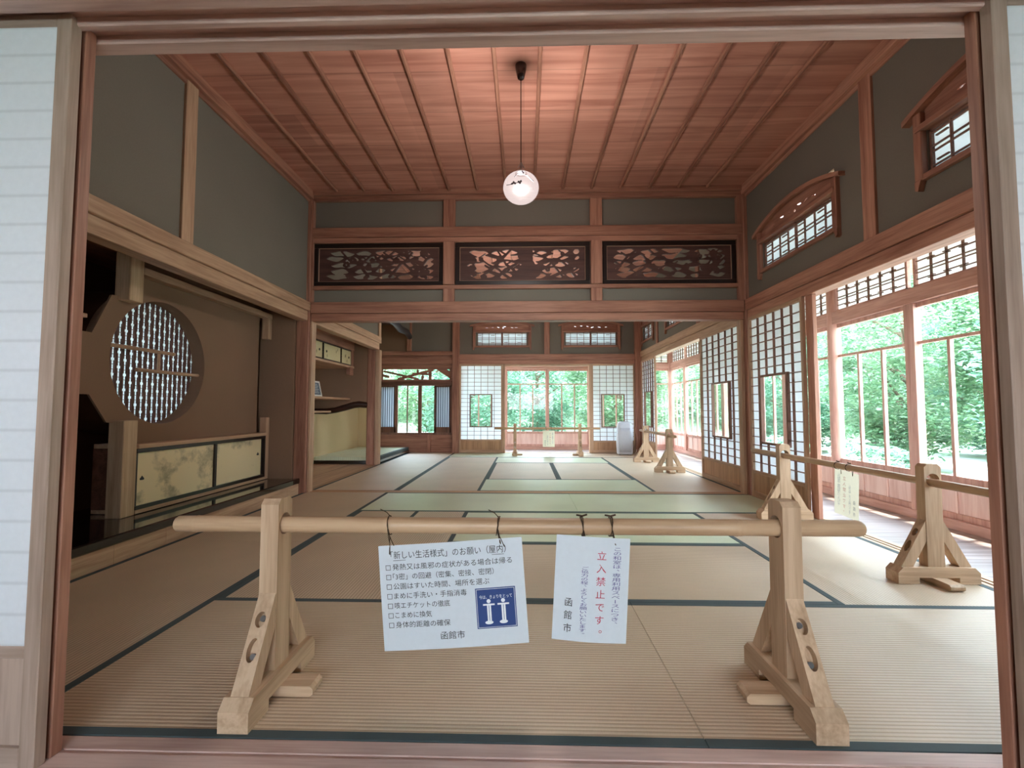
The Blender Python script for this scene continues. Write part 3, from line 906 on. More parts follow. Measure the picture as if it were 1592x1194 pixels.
trim('cedar', 2.22, 2.35, 9.47, 9.63, -0.05, 3.3, 'far right corner post', 'post')
trim('cedar', -1.475, -1.335, 9.47, 9.63, -0.05, 3.3, 'far post between study window and paper screen', 'post')
trim('cedar', -1.335, 2.22, 9.50, 9.62, 1.80, 1.88, 'lintel rail on the far wall')
trim('cedar', -1.335, 2.22, 9.485, 9.62, 1.882, 2.0, 'picture rail on the far wall')
trim('cedar', 0.395, 0.51, 9.50, 9.60, 2.0, 3.2, 'upright stud between the two far arched windows', 'post')
trim('cedar', -2.42, -2.33, 9.5, 9.6, 2.07, 3.2, 'upright stud above the study window', 'post')
trim('cedar', -3.0, -1.476, 9.49, 9.58, 1.985, 2.065, 'dark upper beam above the study window')
trim('cedar', -3.0, -1.476, 9.50, 9.58, 1.80, 1.93, 'lower beam above the study window')
trim('dim', -3.0, -1.476, 9.505, 9.56, 1.37, 1.455, 'rail between carved transom and study window')
b = MB()
b.tube([(-2.37, 7.5, 2.50), (-2.36, 7.9, 2.46), (-2.35, 8.4, 2.44), (-2.36, 8.8, 2.40), (-2.34, 9.15, 2.41), (-2.36, 9.48, 2.36)], [0.06, 0.065, 0.06, 0.065, 0.06, 0.055], 14)
trim_mb(b, plain('weathered_log', (58, 54, 56), rough=0.5), 'curved dark natural log over the raised alcove', 'log')

# raised alcove of the far room
struct(MB().box(-3.42, -2.36, 7.55, 9.56, -0.05, 0.055).build('trim_190', LACQUER), 'black base of the raised alcove', 'base')
tt = thing('tatami_mat', 'pale mat laid on the raised alcove at the far left', 'straw mat', (-2.9, 8.5, 0.055), 0, 'alcove mats')
MB().box(-0.51, 0.47, -0.95, 1.05, 0, 0.055).build('woven_surface', tatami('y', True), tt)
MB().box(0.47, 0.53, -0.95, 1.05, 0, 0.056).build('edge_band', HERI, tt)
struct(MB().box(-3.42, -2.36, 5.12, 7.55, -0.05, -0.002).build('trim_191', planks_mat('recess_planks', 'panel', 0.4, 'x')), 'dark board floor of the shelf recess', 'floor')

# ------------------------------------------------------------------ front opening
for (a, c, h) in ((1.02, 1.14, 0), (1.14, 1.165, 1), (1.165, 1.2, 0), (1.2, 1.212, 1), (1.212, 1.245, 0), (1.245, 1.29, 1)):
    pass
b = MB()
b.box(-3.3, 3.3, 1.03, 1.30, 1.955, 2.07)
for (a, c) in ((1.10, 1.145), (1.185, 1.207), (1.248, 1.295)):
    b.box(-3.3, 3.3, a, c, 1.93, 1.956, 0.003)
trim_mb(b, wood('lintel', 'x'), 'grooved lintel across the top of the front opening', 'beam')

# ------------------------------------------------------------------ paper screens
def shoji(name, label, w, h, loc, rotz, cols, rows, koshi, win=None, stile=0.034, depth=0.03, front_paper=False, group=None, kind='honey', edge=None):
    """sliding paper screen; local x across, -y towards the room, z up, origin at the foot's middle"""
    t = thing(name, label, 'paper screen', loc, rotz, group)
    hw = w / 2; d = depth / 2
    fz = 'z'; fx = 'x'
    MB().box(-hw, -hw + stile, -d, d, 0, h, 0.002).build('stile', wood(kind, 'z'), t)
    MB().box(hw - stile, hw, -d, d, 0, h, 0.002).build('stile', wood(kind, 'z'), t)
    MB().box(-hw + stile, hw - stile, -d, d, h - 0.035, h, 0.002).build('top_rail', wood(kind, 'x'), t)
    MB().box(-hw + stile, hw - stile, -d, d, 0, 0.055, 0.002).build('bottom_rail', wood(kind, 'x'), t)
    MB().box(-hw + stile, hw - stile, -d, d, koshi - 0.03, koshi, 0.002).build('middle_rail', wood(kind, 'x'), t)
    MB().box(-hw + stile, hw - stile, -d * 0.3, d * 0.3, 0.055, koshi - 0.03).build('wainscot_board', wood('panel' if kind != 'greywood' else kind, 'z'), t)
    x0, x1, z0, z1 = -hw + stile, hw - stile, koshi, h - 0.035
    py = -d + 0.002 if front_paper else d - 0.004
    my0, my1 = (py + 0.001, py + 0.014) if front_paper else (-d + 0.004, py - 0.0005)
    p = MB(); g = MB()
    wb = 0.0035
    if win:
        wx0, wx1, wz0, wz1 = win
        wall_boxes(p, 'y', py, py + 0.0012, x0, x1, z0, z1, [win])
        fr = MB(); s = 0.02
        fr.box(wx0 - s, wx0, -d - .004, d, wz0 - s, wz1 + s); fr.box(wx1, wx1 + s, -d - .004, d, wz0 - s, wz1 + s)
        fr.box(wx0, wx1, -d - .004, d, wz0 - s, wz0); fr.box(wx0, wx1, -d - .004, d, wz1, wz1 + s)
        fr.build('window_frame', wood('muntin', 'z'), t)
        pane(wx0, wx1, 0.0, wz0, wz1).build('glass_pane', GLASS, t)
    else:
        p.box(x0, x1, py, py + 0.0012, z0, z1)
    def bars(lo, hi, at, vertical):
        segs = [(lo, hi)]
        if win:
            s = 0.02
            a0, a1, c0, c1 = (wz0 - s, wz1 + s, wx0 - s, wx1 + s) if vertical else (wx0 - s, wx1 + s, wz0 - s, wz1 + s)
            if c0 < at < c1:
                segs = [(lo, a0), (a1, hi)]
        for (q0, q1) in segs:
            if vertical: g.box(at - wb, at + wb, my0, my1, q0, q1)
            else: g.box(q0, q1, my0 + 0.002, my1, at - wb, at + wb)
    for i in range(1, cols):
        bars(z0, z1, x0 + (x1 - x0) * i / cols, True)
    for j in range(1, rows):
        bars(x0, x1, z0 + (z1 - z0) * j / rows, False)
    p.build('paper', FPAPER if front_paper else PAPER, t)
    g.build('lattice', wood('muntin', 'z'), t)
    return t

SG = 'paper screens'
# front opening: two screens pushed to each side, paper towards the corridor
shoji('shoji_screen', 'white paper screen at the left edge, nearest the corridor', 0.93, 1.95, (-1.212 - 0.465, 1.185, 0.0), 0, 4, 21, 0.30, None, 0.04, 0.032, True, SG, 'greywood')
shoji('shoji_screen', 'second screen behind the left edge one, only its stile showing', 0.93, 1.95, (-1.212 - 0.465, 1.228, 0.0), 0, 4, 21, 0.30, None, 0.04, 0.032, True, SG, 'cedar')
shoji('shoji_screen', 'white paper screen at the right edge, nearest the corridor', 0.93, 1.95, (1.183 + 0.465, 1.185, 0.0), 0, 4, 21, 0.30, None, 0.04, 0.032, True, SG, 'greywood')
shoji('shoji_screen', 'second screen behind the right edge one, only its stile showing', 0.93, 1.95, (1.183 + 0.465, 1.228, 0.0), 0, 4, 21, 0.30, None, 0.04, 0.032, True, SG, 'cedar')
# right side (local x runs towards the camera)
shoji('shoji_screen', 'paper screen with a glass window beside the right room post', 0.96, KZ, (2.349, 4.46, 0.004), -PI / 2, 6, 18, 0.265, (-0.235, 0.205, 0.565, 1.20), group=SG)
trim('cedar_lit', 2.367, 2.402, 3.89, 3.985, 0.002, KZ, 'red jamb behind the edge of the windowed paper screen', 'jamb')
shoji('shoji_screen', 'ajar paper screen with a glass window just past the right post, in the far room', 1.17, KZ, (2.349, 5.715, 0.004), -PI / 2, 6, 18, 0.265, (-0.19, 0.27, 0.56, 1.19), group=SG)
shoji('shoji_screen', 'narrow looking paper screen in the far right corner behind the barrier', 0.98, KZ, (2.349, 8.98, 0.004), -PI / 2, 6, 18, 0.285, (-0.235, 0.205, 0.565, 1.20), group=SG)
# back wall
shoji('shoji_screen', 'paper screen on the far wall left of the garden opening', 0.89, 1.796, (-0.895, 9.545, 0.004), 0, 6, 18, 0.265, (-0.21, 0.21, 0.53, 1.165), group=SG)
shoji('shoji_screen', 'paper screen on the far wall behind the air purifier', 0.88, 1.796, (1.79, 9.545, 0.004), 0, 6, 18, 0.245, (-0.225, 0.205, 0.53, 1.165), group=SG)
trim('honey', -0.45, -0.405, 9.52, 9.60, 0.0, 1.80, 'left jamb of the far garden opening', 'jamb')
trim('honey', 1.30, 1.35, 9.52, 9.60, 0.0, 1.80, 'right jamb of the far garden opening', 'jamb')
trim('honey', -0.405, 1.30, 9.52, 9.60, 1.76, 1.80, 'head board of the far garden opening')

# ------------------------------------------------------------------ arched high windows
def arch_window(name, label, w, zw0, zw1, z_low, z_eave, z_peak, loc, rotz, seed, cols=4):
    """small papered window under an arched, pierced head board; local x across, -y to the room"""
    t = sempty(name, label, 'window', loc, rotz)
    hw = w / 2; s = 0.085
    CD = wood('cedar', 'z'); CX = wood('cedar', 'x')
    for sg in (-1, 1):
        b = MB()
        xo, xi = sg * (hw - 0.03), sg * (hw - s)
        b.box(min(xo, xi), max(xo, xi), -0.035, 0.05, z_low + 0.05, z_eave, 0.004)
        b.prism([(xo, z_low + 0.05), (xo, z_low), (xo - sg * 0.02, z_low - 0.012), (xo - sg * 0.03, z_low + 0.02), (xo - sg * 0.045, z_low + 0.05)], [], -0.035, 0.02, lambda p, q, a: (p, a, q))
        b.build('side_board', CD, t)
    MB().box(-hw + 0.05, hw - 0.05, -0.03, 0.05, zw0 - 0.035, zw0, 0.003).build('sill', CX, t)
    MB().box(-hw + 0.05, hw - 0.05, -0.045, 0.05, zw1, zw1 + 0.035, 0.003).build('head_rail', CX, t)
    # arched head
    n = 24
    def arc(x):
        q = x / (hw + 0.04)
        return z_eave + (z_peak - z_eave) * (1 - abs(q) ** 2.0)
    xs = [(-hw - 0.03) + (2 * hw + 0.06) * i / n for i in range(n + 1)]
    up = [(x, arc(x)) for x in xs]; lo = [(x, arc(x) - 0.034) for x in xs]
    MB().prism(up + list(reversed(lo)), [], -0.05, 0.03, lambda p, q, a: (p, a, q)).build('arched_head', CX, t)
    rnd = random.Random(seed)
    zb = zw1 + 0.035
    holes = []
    for i in range(6):
        x = (i - 2.5) / 3.2 * (hw - 0.24) + rnd.uniform(-0.02, 0.02)
        top = arc(x) - 0.06
        z = zb + (top - zb) * rnd.uniform(0.45, 0.65)
        holes.append((x, z, rnd.uniform(0.025, 0.05), rnd.uniform(0.004, 0.007), rnd.uniform(-0.35, 0.35)))
    holes.append((0.02, zb + 0.06, 0.014, 0.014, 0))
    def fld(u, z):
        f = min(arc(u) - 0.03 - z, z - zb + 0.01, (hw - s) - abs(u))
        for (cx, cz, a, c_, r) in holes:
            dx, dz = u - cx, z - cz
            p = dx * math.cos(r) + dz * math.sin(r); q = -dx * math.sin(r) + dz * math.cos(r)
            f = min(f, (math.hypot(p / a, q / c_) - 1) * c_)
        return f
    carve(fld, -hw, hw, zb - 0.02, z_peak, 100, 26, 0.012, lambda u, z, a: (u, -0.005 + a, z)).build('pierced_board', CX, t)
    # two papered sashes
    for sg in (-1, 1):
        xa, xb_ = (-hw + s, 0.0) if sg < 0 else (0.0, hw - s)
        g = MB(); y = 0.012 if sg < 0 else 0.0
        g.box(xa, xa + 0.018, y, y + 0.018, zw0, zw1); g.box(xb_ - 0.018, xb_, y, y + 0.018, zw0, zw1)
        g.box(xa, xb_, y, y + 0.018, zw0, zw0 + 0.014); g.box(xa, xb_, y, y + 0.018, zw1 - 0.014, zw1)
        W = xb_ - xa
        for i in range(1, cols):
            x = xa + W * i / cols
            g.box(x - 0.005, x + 0.005, y + 0.003, y + 0.016, zw0, zw1)
        H = zw1 - zw0
        for r_ in (0.15, 0.25, 0.48, 0.60, 0.80, 0.90):
            off = 0.0 if int(r_ * 100) % 4 else 0.5
            for i in range(-1, cols + 1):
                if r_ in (0.25, 0.80):
                    a_, c_ = xa + W * (i + 0.3) / cols, xa + W * (i + 0.85) / cols
                    if i % 2: continue
                else:
                    a_, c_ = xa + W * i / cols, xa + W * (i + 1) / cols
                a_ = max(a_, xa); c_ = min(c_, xb_)
                if c_ - a_ > 0.004:
                    g.box(a_, c_, y + 0.004, y + 0.016, zw0 + H * r_ - 0.0042, zw0 + H * r_ + 0.0042)
        f = g.build('sash', wood('muntin', 'x'), t)
        MB().box(xa, xb_, y + 0.019, y + 0.0205, zw0, zw1).build('paper', DPAPER, f)
    # back board closing the head
    MB().box(-hw + 0.06, hw - 0.06, 0.055, 0.058, zw1 + 0.03, z_eave + 0.03).build('back_paper', PAPER, t)
    return t

arch_window('window_1', 'arched high window above the veranda, right of the stud, cut by the frame', 1.26, 2.27, 2.53, 2.19, 2.645, 2.775, (2.365, 2.20, 0), -PI / 2, 3)
arch_window('window_2', 'arched high window on the right wall left of the stud', 1.26, 2.27, 2.53, 2.19, 2.645, 2.775, (2.365, 4.10, 0), -PI / 2, 4)
arch_window('window_3', 'high window on the right wall of the far room, farther one', 0.96, 2.23, 2.52, 2.15, 2.61, 2.73, (2.365, 9.01, 0), -PI / 2, 5)
arch_window('window_4', 'high window on the right wall of the far room, nearer one', 1.24, 2.23, 2.52, 2.15, 2.61, 2.73, (2.365, 7.26, 0), -PI / 2, 6)
arch_window('window_5', 'arched high window on the far wall, left one', 1.26, 2.18, 2.455, 2.10, 2.60, 2.70, (-0.465, 9.555, 0), 0, 7)
arch_window('window_6', 'arched high window on the far wall, right one', 1.26, 2.18, 2.455, 2.10, 2.60, 2.70, (1.345, 9.555, 0), 0, 8)

# ------------------------------------------------------------------ glazed veranda walls
NW = [20]
def sash_window(label, w, loc, rotz, wide_first=True):
    """glass sash with boards below; local x across, -y to the room"""
    NW[0] += 1
    t = sempty('window_%d' % NW[0], label, 'window', loc, rotz)
    hw = w / 2; K = 'veranda'
    f = MB()
    f.box(-hw, -hw + 0.035, -0.018, 0.018, 0.06, 1.77, 0.002); f.box(hw - 0.035, hw, -0.018, 0.018, 0.06, 1.77, 0.002)
    f.box(-hw + 0.035, hw - 0.035, -0.018, 0.018, 1.735, 1.77); f.box(-hw + 0.035, hw - 0.035, -0.018, 0.018, 0.335, 0.385)
    f.box(-hw + 0.035, hw - 0.035, -0.018, 0.018, 0.06, 0.105)
    f.build('frame', wood('vframe', 'z'), t)
    m = MB()
    m.box(-hw + 0.035, hw - 0.035, -0.016, 0.012, 1.428, 1.452)
    for q in (-1, 1):
        x = q * (w - 0.07) / 6
        m.box(x - 0.013, x + 0.013, -0.016, 0.012, 0.385, 1.428)
    m.build('glazing_bar', wood('vframe', 'z'), t)
    p = MB(); p.box(-hw + 0.035, hw - 0.035, -0.004, 0.004, 0.105, 0.335)
    p.build('wainscot_board', wood(K, 'z'), t)
    q = MB()
    for k in (-1, 1):
        x = k * (w - 0.07) / 6
        q.box(x - 0.007, x + 0.007, -0.012, -0.003, 0.105, 0.335)
    q.build('wainscot_batten', wood(K, 'z'), t)
    pane(-hw + 0.035, hw - 0.035, 0.0, 0.385, 1.735).build('glass_pane', GLASS, t)
    return t

def transom_sash(label, w, loc, rotz, cols):
    NW[0] += 1
    t = sempty('window_%d' % NW[0], label, 'window', loc, rotz)
    hw = w / 2; z0, z1 = 1.905, 2.175
    f = MB()
    f.box(-hw, -hw + 0.022, -0.014, 0.014, z0, z1); f.box(hw - 0.022, hw, -0.014, 0.014, z0, z1)
    f.box(-hw, hw, -0.014, 0.014, z0, z0 + 0.018); f.box(-hw, hw, -0.014, 0.014, z1 - 0.018, z1)
    f.build('frame', wood('vframe', 'x'), t)
    g = MB(); H = z1 - z0; W = w - 0.044; xa = -hw + 0.022
    for i in range(1, cols):
        x = xa + W * i / cols
        g.box(x - 0.005, x + 0.005, -0.008, 0.009, z0, z1)
    for r_, ext in ((0.24, 1), (0.44, 0), (0.54, 0), (0.80, 1)):
        for i in range(cols):
            up = 0.05 if (i % 2 and ext) else 0.0
            a_ = xa + W * i / cols - (0.03 if ext else 0); c_ = xa + W * (i + 1) / cols + (0.03 if ext else 0)
            a_ = max(a_, xa); c_ = min(c_, -xa)
            z = z0 + H * (r_ - up)
            g.box(a_, c_, -0.006, 0.009, z - 0.0038, z + 0.0038)
    g.build('lattice', wood('muntin', 'x'), t)
    MB().box(-hw + 0.02, hw - 0.02, 0.010, 0.0115, z0 + 0.01, z1 - 0.01).build('paper', TPAPER, t)
    return t

OX = 3.27
ys = [0.3, 1.2, 2.13, 3.06, 4.0, 5.0, 5.9167, 6.8333, 7.75, 8.6667, 9.5833, 10.5]
names = ['first', 'second', 'third', 'fourth', 'fifth', 'sixth', 'seventh', 'eighth', 'ninth', 'tenth', 'eleventh']
for i in range(len(ys) - 1):
    a, c = ys[i], ys[i + 1]
    sash_window('glazed garden window, %s pane of the veranda side counted from the camera' % names[i], c - a - 0.02, (OX, (a + c) / 2, 0), -PI / 2)
    transom_sash('papered transom above the %s garden window of the veranda side' % names[i], c - a - 0.06, (OX, (a + c) / 2, 0), -PI / 2, 6 if i != 5 else 5)
bx = [-1.36, -0.43, 0.50, 1.43, 2.35, 3.22]
bn = ['leftmost', 'left centre', 'right centre', 'fourth', 'rightmost']
for i in range(5):
    a, c = bx[i], bx[i + 1]
    sash_window('%s glazed window of the veranda behind the far wall' % bn[i], c - a - 0.01, ((a + c) / 2, 10.5, 0), 0)
    transom_sash('papered transom above the %s window behind the far wall' % bn[i], c - a - 0.05, ((a + c) / 2, 10.5, 0), 0, 6)
# sills, lintels, posts of the veranda wall
trim('vframe', OX - 0.05, OX + 0.05, 0.3, 10.55, -0.03, 0.058, 'bottom sill of the veranda windows', 'sill')
trim('vframe', OX - 0.055, OX + 0.05, 0.3, 10.5, 1.772, 1.90, 'lintel between veranda windows and papered transoms')
trim('vframe', OX - 0.05, OX + 0.05, 0.3, 10.55, 2.178, 2.26, 'wall plate above the papered transoms')
trim('vframe', -1.4, OX - 0.05, 10.45, 10.55, -0.03, 0.058, 'bottom sill of the windows behind the far wall', 'sill')
trim('vframe', -1.4, OX - 0.055, 10.445, 10.55, 1.772, 1.90, 'lintel of the windows behind the far wall')
trim('vframe', -1.4, OX - 0.05, 10.45, 10.55, 2.178, 2.26, 'wall plate behind the far wall')
def round_post(x, y, r, label):
    prof = [(r, -0.03), (r, 1.2), (r * 0.985, 2.2)]
    b = MB().lathe(prof, 0, 0, 28)
    NT[0] += 1
    o = struct(b.build('trim_%d' % NT[0], wood('vframe', 'z')), label, 'post')
    o.location = (x, y, 0)
round_post(OX - 0.01, 5.0, 0.062, 'round peeled log post in the veranda window wall')
round_post(OX - 0.03, 10.47, 0.065, 'round peeled log post at the far veranda corner')
for y in ys[:5] + ys[6:11]:
    trim('vframe', OX - 0.045, OX + 0.02, y - 0.052, y + 0.052, 0.058, 1.772, 'square mullion after the %s veranda window' % names[max(ys.index(y) - 1, 0)] if y > 0.3 else 'square mullion before the first veranda window', 'post')
for i, x in enumerate(bx[:-1]):
    trim('vframe', x - 0.03, x + 0.03, 10.46, 10.53, 0.058, 1.772, '%s mullion of the windows behind the far wall' % bn[i], 'post')

# ------------------------------------------------------------------ left alcove
PZ = 0.155
struct(MB().box(-3.25, -2.425, 1.27, 4.94, 0.09, PZ - 0.004).build('trim_192', LACQUER), 'polished black lacquer floor of the left alcove', 'floor')
b = MB(); b.box(-2.45, -2.39, 1.27, 5.0, 0.098, PZ, 0.008)
trim_mb(b, LACQUER, 'black lacquer edge rail of the left alcove', 'rail')
b = MB()
yy = [1.27, 2.0, 2.72, 3.12, 3.66, 4.3, 4.72, 4.955]
for i in range(len(yy) - 1):
    b.box(-2.425, -2.40, yy[i] + 0.001, yy[i + 1] - 0.001, -0.05, 0.096)
trim_mb(b, wood('honey', 'y'), 'pale frieze board below the black edge rail', 'board')

# alcove post, cut away where the plaster panel crosses it
trim('pine', -2.83, -2.72, 3.12, 3.235, 1.64, 1.98, 'upper piece of the cut alcove post, ending above the round window', 'post', 0.004)
trim('pine', -2.83, -2.72, 3.12, 3.235, PZ - 0.004, 0.81, 'lower piece of the cut alcove post, standing on the lacquer floor', 'post', 0.004)
trim('honey', -2.79, -2.72, 3.235, 4.94, 1.85, 1.905, 'small lintel between the hanging posts of the alcove')
trim('honey', -2.79, -2.72, 4.865, 4.935, 1.63, 1.85, 'short hanging post at the right end of the small lintel', 'post')
trim('honey', -2.79, -2.72, 4.87, 4.935, PZ, 0.80, 'short post at the right end of the painted cupboard', 'post')
trim('cedar', -2.83, -2.80, 4.83, 4.86, 0.63, 1.98, 'slim corner strip between plaster panel and end wall', 'strip')
trim('honey', -3.22, -2.74, 2.0, 2.84, 1.462, 1.487, 'thin shelf in the dark left corner of the alcove', 'shelf')

# plaster panel with the round hole
RC, RZ, RR = 3.54, 1.245, 0.468
circ = [(RC + RR * math.cos(2 * PI * k / 72), RZ + RR * math.sin(2 * PI * k / 72)) for k in range(72)]
outer = [(4.86, 0.60), (4.86, 1.98), (3.20, 1.98), (3.20, 1.675), (3.07, 1.665), (2.935, 1.385), (2.3, 1.385), (2.3, 0.985), (2.935, 0.985), (3.07, 0.80), (3.20, 0.79), (3.20, 0.60)]
ring = [(RC + (RR + 0.09) * math.cos(2 * PI * k / 72), RZ + (RR + 0.09) * math.sin(2 * PI * k / 72)) for k in range(72)]
b = MB().prism(outer, [circ], -2.815, -2.80, lambda p, q, a: (a, p, q))
b.prism(ring, [circ], -2.91, -2.815, lambda p, q, a: (a, p, q))
struct(b.build('wall_panel', BROWN), 'brown plaster panel pierced by the round window', 'wall')

w1 = sempty('window_7', 'round lattice window in the brown alcove wall', 'window', (-2.93, RC, RZ))
lat = MB(); bar = MB()
px_, pz_ = 0.052, 0.108
ncol = 5
for i in range(-10, 11):
    uc = i * px_
    ph = 0.5 if i % 2 else 0.0
    zs = [(k + ph) * pz_ for k in range(-6, 7)]
    for sg in (-1, 1):
        a, c = sorted((uc + sg * 0.0125, uc + sg * 0.0205))
        for k in range(len(zs) - 1):
            lat.box(0.004, 0.016, a, c, zs[k] + 0.009, zs[k + 1] - 0.009)
        # bridge past the crosses at the outer side
        a2, c2 = sorted((uc + sg * 0.0203, uc + sg * 0.0245))
        lat.box(0.004, 0.016, a2, c2, -0.55, 0.55)
    for z in zs:
        for dz in (-0.036, 0.036):
            bar.box(0.006, 0.012, uc - 0.013, uc + 0.013, z + dz - 0.0022, z + dz + 0.0022)
def clip_circle(mb):
    keep_v, keep_f, keep_s = [], [], []
    for k in range(0, len(mb.v), 8):
        vs = mb.v[k:k + 8]
        cy = sum(v[1] for v in vs) / 8; cz = sum(v[2] for v in vs) / 8
        R = RR + 0.03
        if abs(cy) > R: continue
        zm = math.sqrt(max(R * R - cy * cy, 0))
        nv = [(v[0], v[1], max(-zm, min(zm, v[2]))) for v in vs]
        if max(v[2] for v in nv) - min(v[2] for v in nv) < 0.002: continue
        o = len(keep_v); fi = k // 8 * 6
        keep_v += nv
        for f in mb.f[fi:fi + 6]:
            keep_f.append(tuple(i - k + o for i in f)); keep_s.append(False)
    mb.v, mb.f, mb.sm = keep_v, keep_f, keep_s
clip_circle(lat); clip_circle(bar)
lat.build('lattice', wood('darkbar', 'z'), w1)
bar.build('lattice_tie', wood('darkbar', 'y'), w1)
MB().prism([((RR + 0.06) * math.cos(2 * PI * k / 48), (RR + 0.06) * math.sin(2 * PI * k / 48)) for k in range(48)], [], -0.004, -0.002, lambda p, q, a: (a, p, q)).build('paper', DPAPER, w1)
def rod(y0, y1, z0, z1, r):
    n = 9
    pts = [(0.075, y0 + (y1 - y0) * k / n, z0 + (z1 - z0) * k / n) for k in range(n + 1)]
    rs = [r * (1.12 if k % 3 == 0 else 1.0) for k in range(n + 1)]
    return MB().tube(pts, rs, 10)
rod(3.07 - RC, 3.72 - RC, 0.088, 0.088, 0.014).build('bamboo_rod', wood('honey', 'y'), w1)
rod(3.36 - RC, 4.03 - RC, -0.066, -0.066, 0.014).build('bamboo_rod', wood('honey', 'y'), w1)
rod(3.565 - RC, 3.565 - RC, -0.055, 0.078, 0.011).build('bamboo_rod', wood('honey', 'z'), w1)

# painted low cupboard
cb = thing('low_cupboard', 'low cupboard with two painted sliding doors under the round window', 'cupboard', (-2.72, 3.24, PZ))
L = 1.63
H0, H1 = 0.055, 0.425
MB().box(-0.32, 0.0, 0, L, 0.0, 0.028, 0.002).build('base_board', wood('honey', 'y'), cb)
MB().box(-0.32, 0.012, 0, L, 0.455, 0.487, 0.003).build('top_board', wood('honey', 'y'), cb)
b = MB()
b.box(-0.32, -0.022, 0, 0.015, 0.028, 0.455); b.box(-0.32, -0.022, L - 0.015, L, 0.028, 0.455); b.box(-0.32, -0.30, 0.015, L - 0.015, 0.028, 0.455)
b.build('carcass', wood('dim', 'y'), cb)
b = MB()
b.box(-0.03, 0.0, 0, L, 0.028, 0.055); b.box(-0.03, 0.0, 0, L, 0.425, 0.455)
b.box(-0.03, 0.0, L - 0.02, L, 0.055, 0.425); b.box(-0.03, 0.004, 0.825, 0.852, 0.055, 0.425)
b.build('track_frame', BLACKWOOD, cb)
def spade(mb, x, y, z, s):
    poly = [(0, 1.0), (0.35, 0.55), (0.85, 0.1), (0.9, -0.35), (0.6, -0.5), (-0.6, -0.5), (-0.9, -0.35), (-0.85, 0.1), (-0.35, 0.55)]
    mb.prism([(y + p * s, z + q * s) for p, q in poly], [], x, x + 0.003, lambda p, q, a: (a, p, q))
for k, (a, c, dx, hy) in enumerate(((0.0, 0.85, -0.012, 0.06), (0.83, L - 0.02, -0.026, 0.705))):
    cy = (a + c) / 2
    d = MB().box(dx - 0.008, dx, a - cy, c - cy, -0.185, 0.185).build('sliding_door', painted_door_mat('painted_paper_%d' % k, 3.3 + 5.1 * k), cb)
    d.location = (0, cy, 0.24)
    t_ = 0.016
    MB().box(dx - 0.009, dx + 0.003, a - cy, a - cy + t_, -0.185, 0.185).build('door_edge', BLACKWOOD, d)
    MB().box(dx - 0.009, dx + 0.003, c - cy - t_, c - cy, -0.185, 0.185).build('door_edge', BLACKWOOD, d)
    s = MB(); spade(s, dx, a + hy + (0 if k == 0 else -0.0) - cy, 0.0 if k == 0 else 0.03, 0.02)
    s.build('finger_pull', plain('iron', (40, 46, 50), rough=0.5), d)

# ------------------------------------------------------------------ shelf recess of the far room
hc = thing('hanging_cupboard', 'wall cupboard with small cream sliding doors over the shelf recess', 'cupboard', (-2.75, 5.2, 1.58))
MB().box(-0.62, 0.0, 0, 2.26, -0.045, -0.012, 0.003).build('bottom_board', wood('honey', 'y'), hc)
MB().box(-0.62, 0.0, 0, 2.26, 0.235, 0.40, 0.003).build('top_board', wood('cedar', 'y'), hc)
MB().box(-0.62, -0.03, 0, 2.2, -0.012, 0.235).build('carcass', wood('dim', 'y'), hc)
MB().box(-0.06, 0.0, 2.14, 2.24, -0.012, 0.235, 0.003).build('end_post', wood('cedar', 'z'), hc)
b = MB(); b.box(-0.03, -0.004, 0, 2.14, 0.218, 0.235); b.box(-0.03, -0.004, 0, 2.14, -0.012, 0.002)
b.build('track_frame', BLACKWOOD, hc)
for k, (a, c) in enumerate(((0.0, 0.52), (0.53, 1.09), (1.12, 1.72), (1.745, 2.14))):
    cy = (a + c) / 2
    d = MB().box(-0.02, -0.008, a - cy, c - cy, -0.105, 0.105).build('sliding_door', plain('cream_paper', (206, 192, 150), rough=0.7), hc)
    d.location = (0, cy, 0.11)
    MB().box(-0.021, -0.005, c - cy - 0.012, c - cy, -0.106, 0.106).build('door_edge', BLACKWOOD, d)
    MB().box(-0.021, -0.005, a - cy, a - cy + 0.012, -0.106, 0.106).build('door_edge', BLACKWOOD, d)
    hy = (c - cy - 0.1) if k in (1, 3) else (a - cy + 0.1)
    s = MB().tube([(-0.009, hy, 0.0), (-0.004, hy, 0.0)], 0.017, 12); s.build('finger_pull', INK, d)
    rn = random.Random(k); s = MB()
    for q in range(3):
        y = rn.uniform(a - cy + 0.1, c - cy - 0.1); z = rn.uniform(-0.07, 0.07)
        s.prism([(y, z - 0.025), (y + 0.008, z), (y, z + 0.025), (y - 0.008, z)], [], -0.008, -0.0065, lambda p, q_, a_: (a_, p, q_))
    s.build('painted_leaf', plain('ink_wash', (120, 104, 80)), d)
trim('cedar', -2.80, -2.74, 7.26, 7.40, 1.42, 1.545, 'short bracket post under the wall cupboard', 'bracket')
sh = thing('wall_shelf', 'long thin shelf holding the leaning picture in the far recess', 'shelf', (-2.8, 5.2, 1.03))
MB().box(-0.6, 0.0, 0, 2.25, 0.0, 0.03, 0.003).build('shelf_board', wood('honey', 'y'), sh)
sh2 = thing('wall_shelf', 'short lower shelf at the left end of the curved log', 'shelf', (-3.1, 5.5, 0.83))
MB().box(-0.32, 0.0, 0, 1.93, 0.0, 0.03, 0.003).build('shelf_board', wood('honey', 'y'), sh2)
pf = thing('picture_frame', 'small white framed text panel leaning on the thin shelf', 'picture', (-2.87, 6.29, 1.06), 0.0)
b = MB(); tilt = 0.22
def lean(p, q, a): return (a + -q * tilt + 0.045, p, q)
